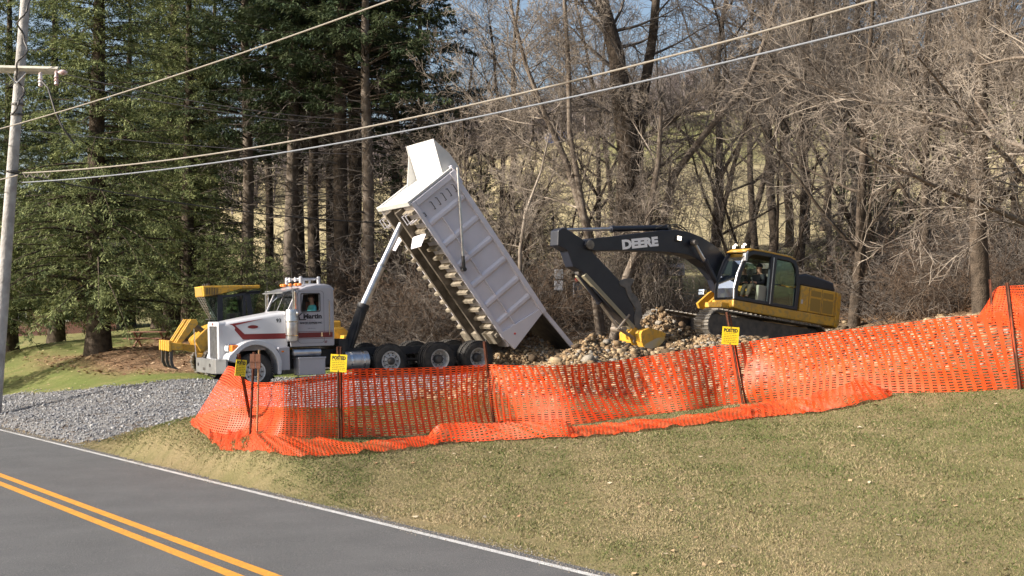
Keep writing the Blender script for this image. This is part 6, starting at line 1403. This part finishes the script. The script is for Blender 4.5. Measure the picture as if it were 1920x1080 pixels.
for x in (-4, -1.2, 1.6, 3.9):
    for z in (1.0, 3.7):
        f = MB().box(x-.55, x+.55, -.06, .02, z-.08, z+1.35).build('window', M_TRIM, r); MB().box(x-.45, x-.03, -.075, -.055, z+.04, z+1.25).box(x+.03, x+.45, -.075, -.055, z+.04, z+1.25).build('pane', M_GLD, f)
MB().box(2.9, 3.6, 3.6, 4.3, 7.6, 9.6).build('chimney', M_BRK, r)
# grey roofed shelter behind the excavator boom
g = onground(1236, 60.5); r = empty('open_shelter', g, (0, 0, rad(-4))); zt_ = W(1236, 508, 60.5)[2]-g[2]
tag(r, 'low grey roofed shelter on wooden posts seen below the excavator boom', 'shelter')
m = MB(lambda a, b, c: (b, a, c)); m.prism([(-.9, zt_-.22), (-.75, zt_+.10), (-.2, zt_+.34), (.3, zt_+.38), (.9, zt_+.1), (.9, zt_-.22)], -1.1, 1.15); m.build('roof', mat('grey_metal_roof', (.34, .335, .34), .6, c2=(.20, .19, .19), scale=5), r)
for x in (-.95, -.3, .35, 1.0):
    for y in (-.75, .75): MB().box(x-.05, x+.05, y-.05, y+.05, -.3, zt_-.2).build('post', BARK_G, r)
# meter cabinets on posts
for px, d, y0, y1, lab in ((1048, 50, 505, 545, 'stacked grey meter boxes on a dark post behind the excavator stick'), (1083, 50.5, 530, 558, 'grey utility box with a red tag beside the excavator stick')):
    g = onground(px, d); r = empty('meter_box', g); tag(r, lab, 'utility box'); z0 = W(px, y1, d)[2]-g[2]; z1 = W(px, y0, d)[2]-g[2]; mg = mat('grey_cabinet_paint', (.17, .18, .20), .5)
    MB().box(-.06, .06, 0, .12, -.3, z1+.1).build('post', BARK_D, r)
    zz = [z0, z1] if px > 1060 else [z0, (z0+z1)/2-.02]
    b_ = MB().box(-.18, .18, -.16, -.0, z0, zz[1]).build('cabinet', mg, r, bevel=.02)
    MB().box(-.15, .15, -.165, -.16, z0+.04, zz[1]-.04).build('cabinet_door', mat('grey_cabinet_door', (.22, .23, .26), .5), b_)
    if px < 1060: MB().box(-.17, .17, -.14, 0, zz[1]+.05, z1).build('cabinet', mg, r, bevel=.02)
    else: MB().box(-.10, .12, -.10, 0, z1+.04, z1+.22).build('tag', mat('red_tag', (.4, .05, .04), .6), r)
# things on top of the meadow
g = onground(1048, 133); r = empty('tarp_covered_pile', g); tag(r, 'small heap under a blue tarp at the top of the meadow', 'tarp heap'); MB().ball((0, 0, .3), 1.0, 8, (1.5, 1, .8)).build('tarp', mat('blue_tarp', (.06, .12, .42), .6, c2=(.2, .26, .45), scale=2), r)
g = onground(1131, 133); r = empty('far_shed', g); tag(r, 'tiny white shed at the top of the meadow left of the thick tree', 'shed')
MB().box(-1, 1, -1, 1, -.3, 1.2).build('wall', P_WHITE, r); MB(lambda a, b, c: (a, b, c)).prism([(-1.15, 1.2), (1.15, 1.2), (0, 1.7)], -1.1, 1.1).build('roof', M_ROOF, r)
# dry branches poking out of the bank
def sticks():
    rng = random.Random(9); segs = []
    for i in range(2600):
        px = rng.uniform(560, 1950); d = rng.uniform(43.5, 54); g = onground(px, d)
        if float(sdist(np.array([g[0]]), np.array([g[1]]), FILL)[0]) > -.3 or (EXC.O[0]-4 < g[0] < EXC.O[0]+4 and g[1] < 45): continue
        a = rng.uniform(0, pi); L = rng.uniform(.5, 1.9); e = nrm(cos(a), sin(a)*.6, rng.uniform(-.05, .5)); p = (g[0], g[1], g[2]+rng.uniform(.02, .35)); r0 = rng.uniform(.006, .022)
        for k in range(3):
            q = tuple(p[j]+e[j]*L/3 for j in range(3)); segs.append((*p, *q, r0*(1-k*.25), r0*(.75-k*.2)));
            if k: t = nrm(e[0]+rng.gauss(0, .6), e[1]+rng.gauss(0, .6), e[2]+rng.uniform(-.2, .6)); segs.append((*p, *(p[j]+t[j]*L*.3 for j in range(3)), r0*.5, .004))
            e = nrm(e[0]+rng.gauss(0, .25), e[1]+rng.gauss(0, .25), e[2]+rng.gauss(0, .2)-.05); p = q
    o = link('fallen_branches', np_mesh('fallen_branches', *segs_arr(segs, 3)), TWIG); tag(o, 'dry fallen branches and twigs littering the bank behind the machines', 'branches', kind='stuff')
sticks()
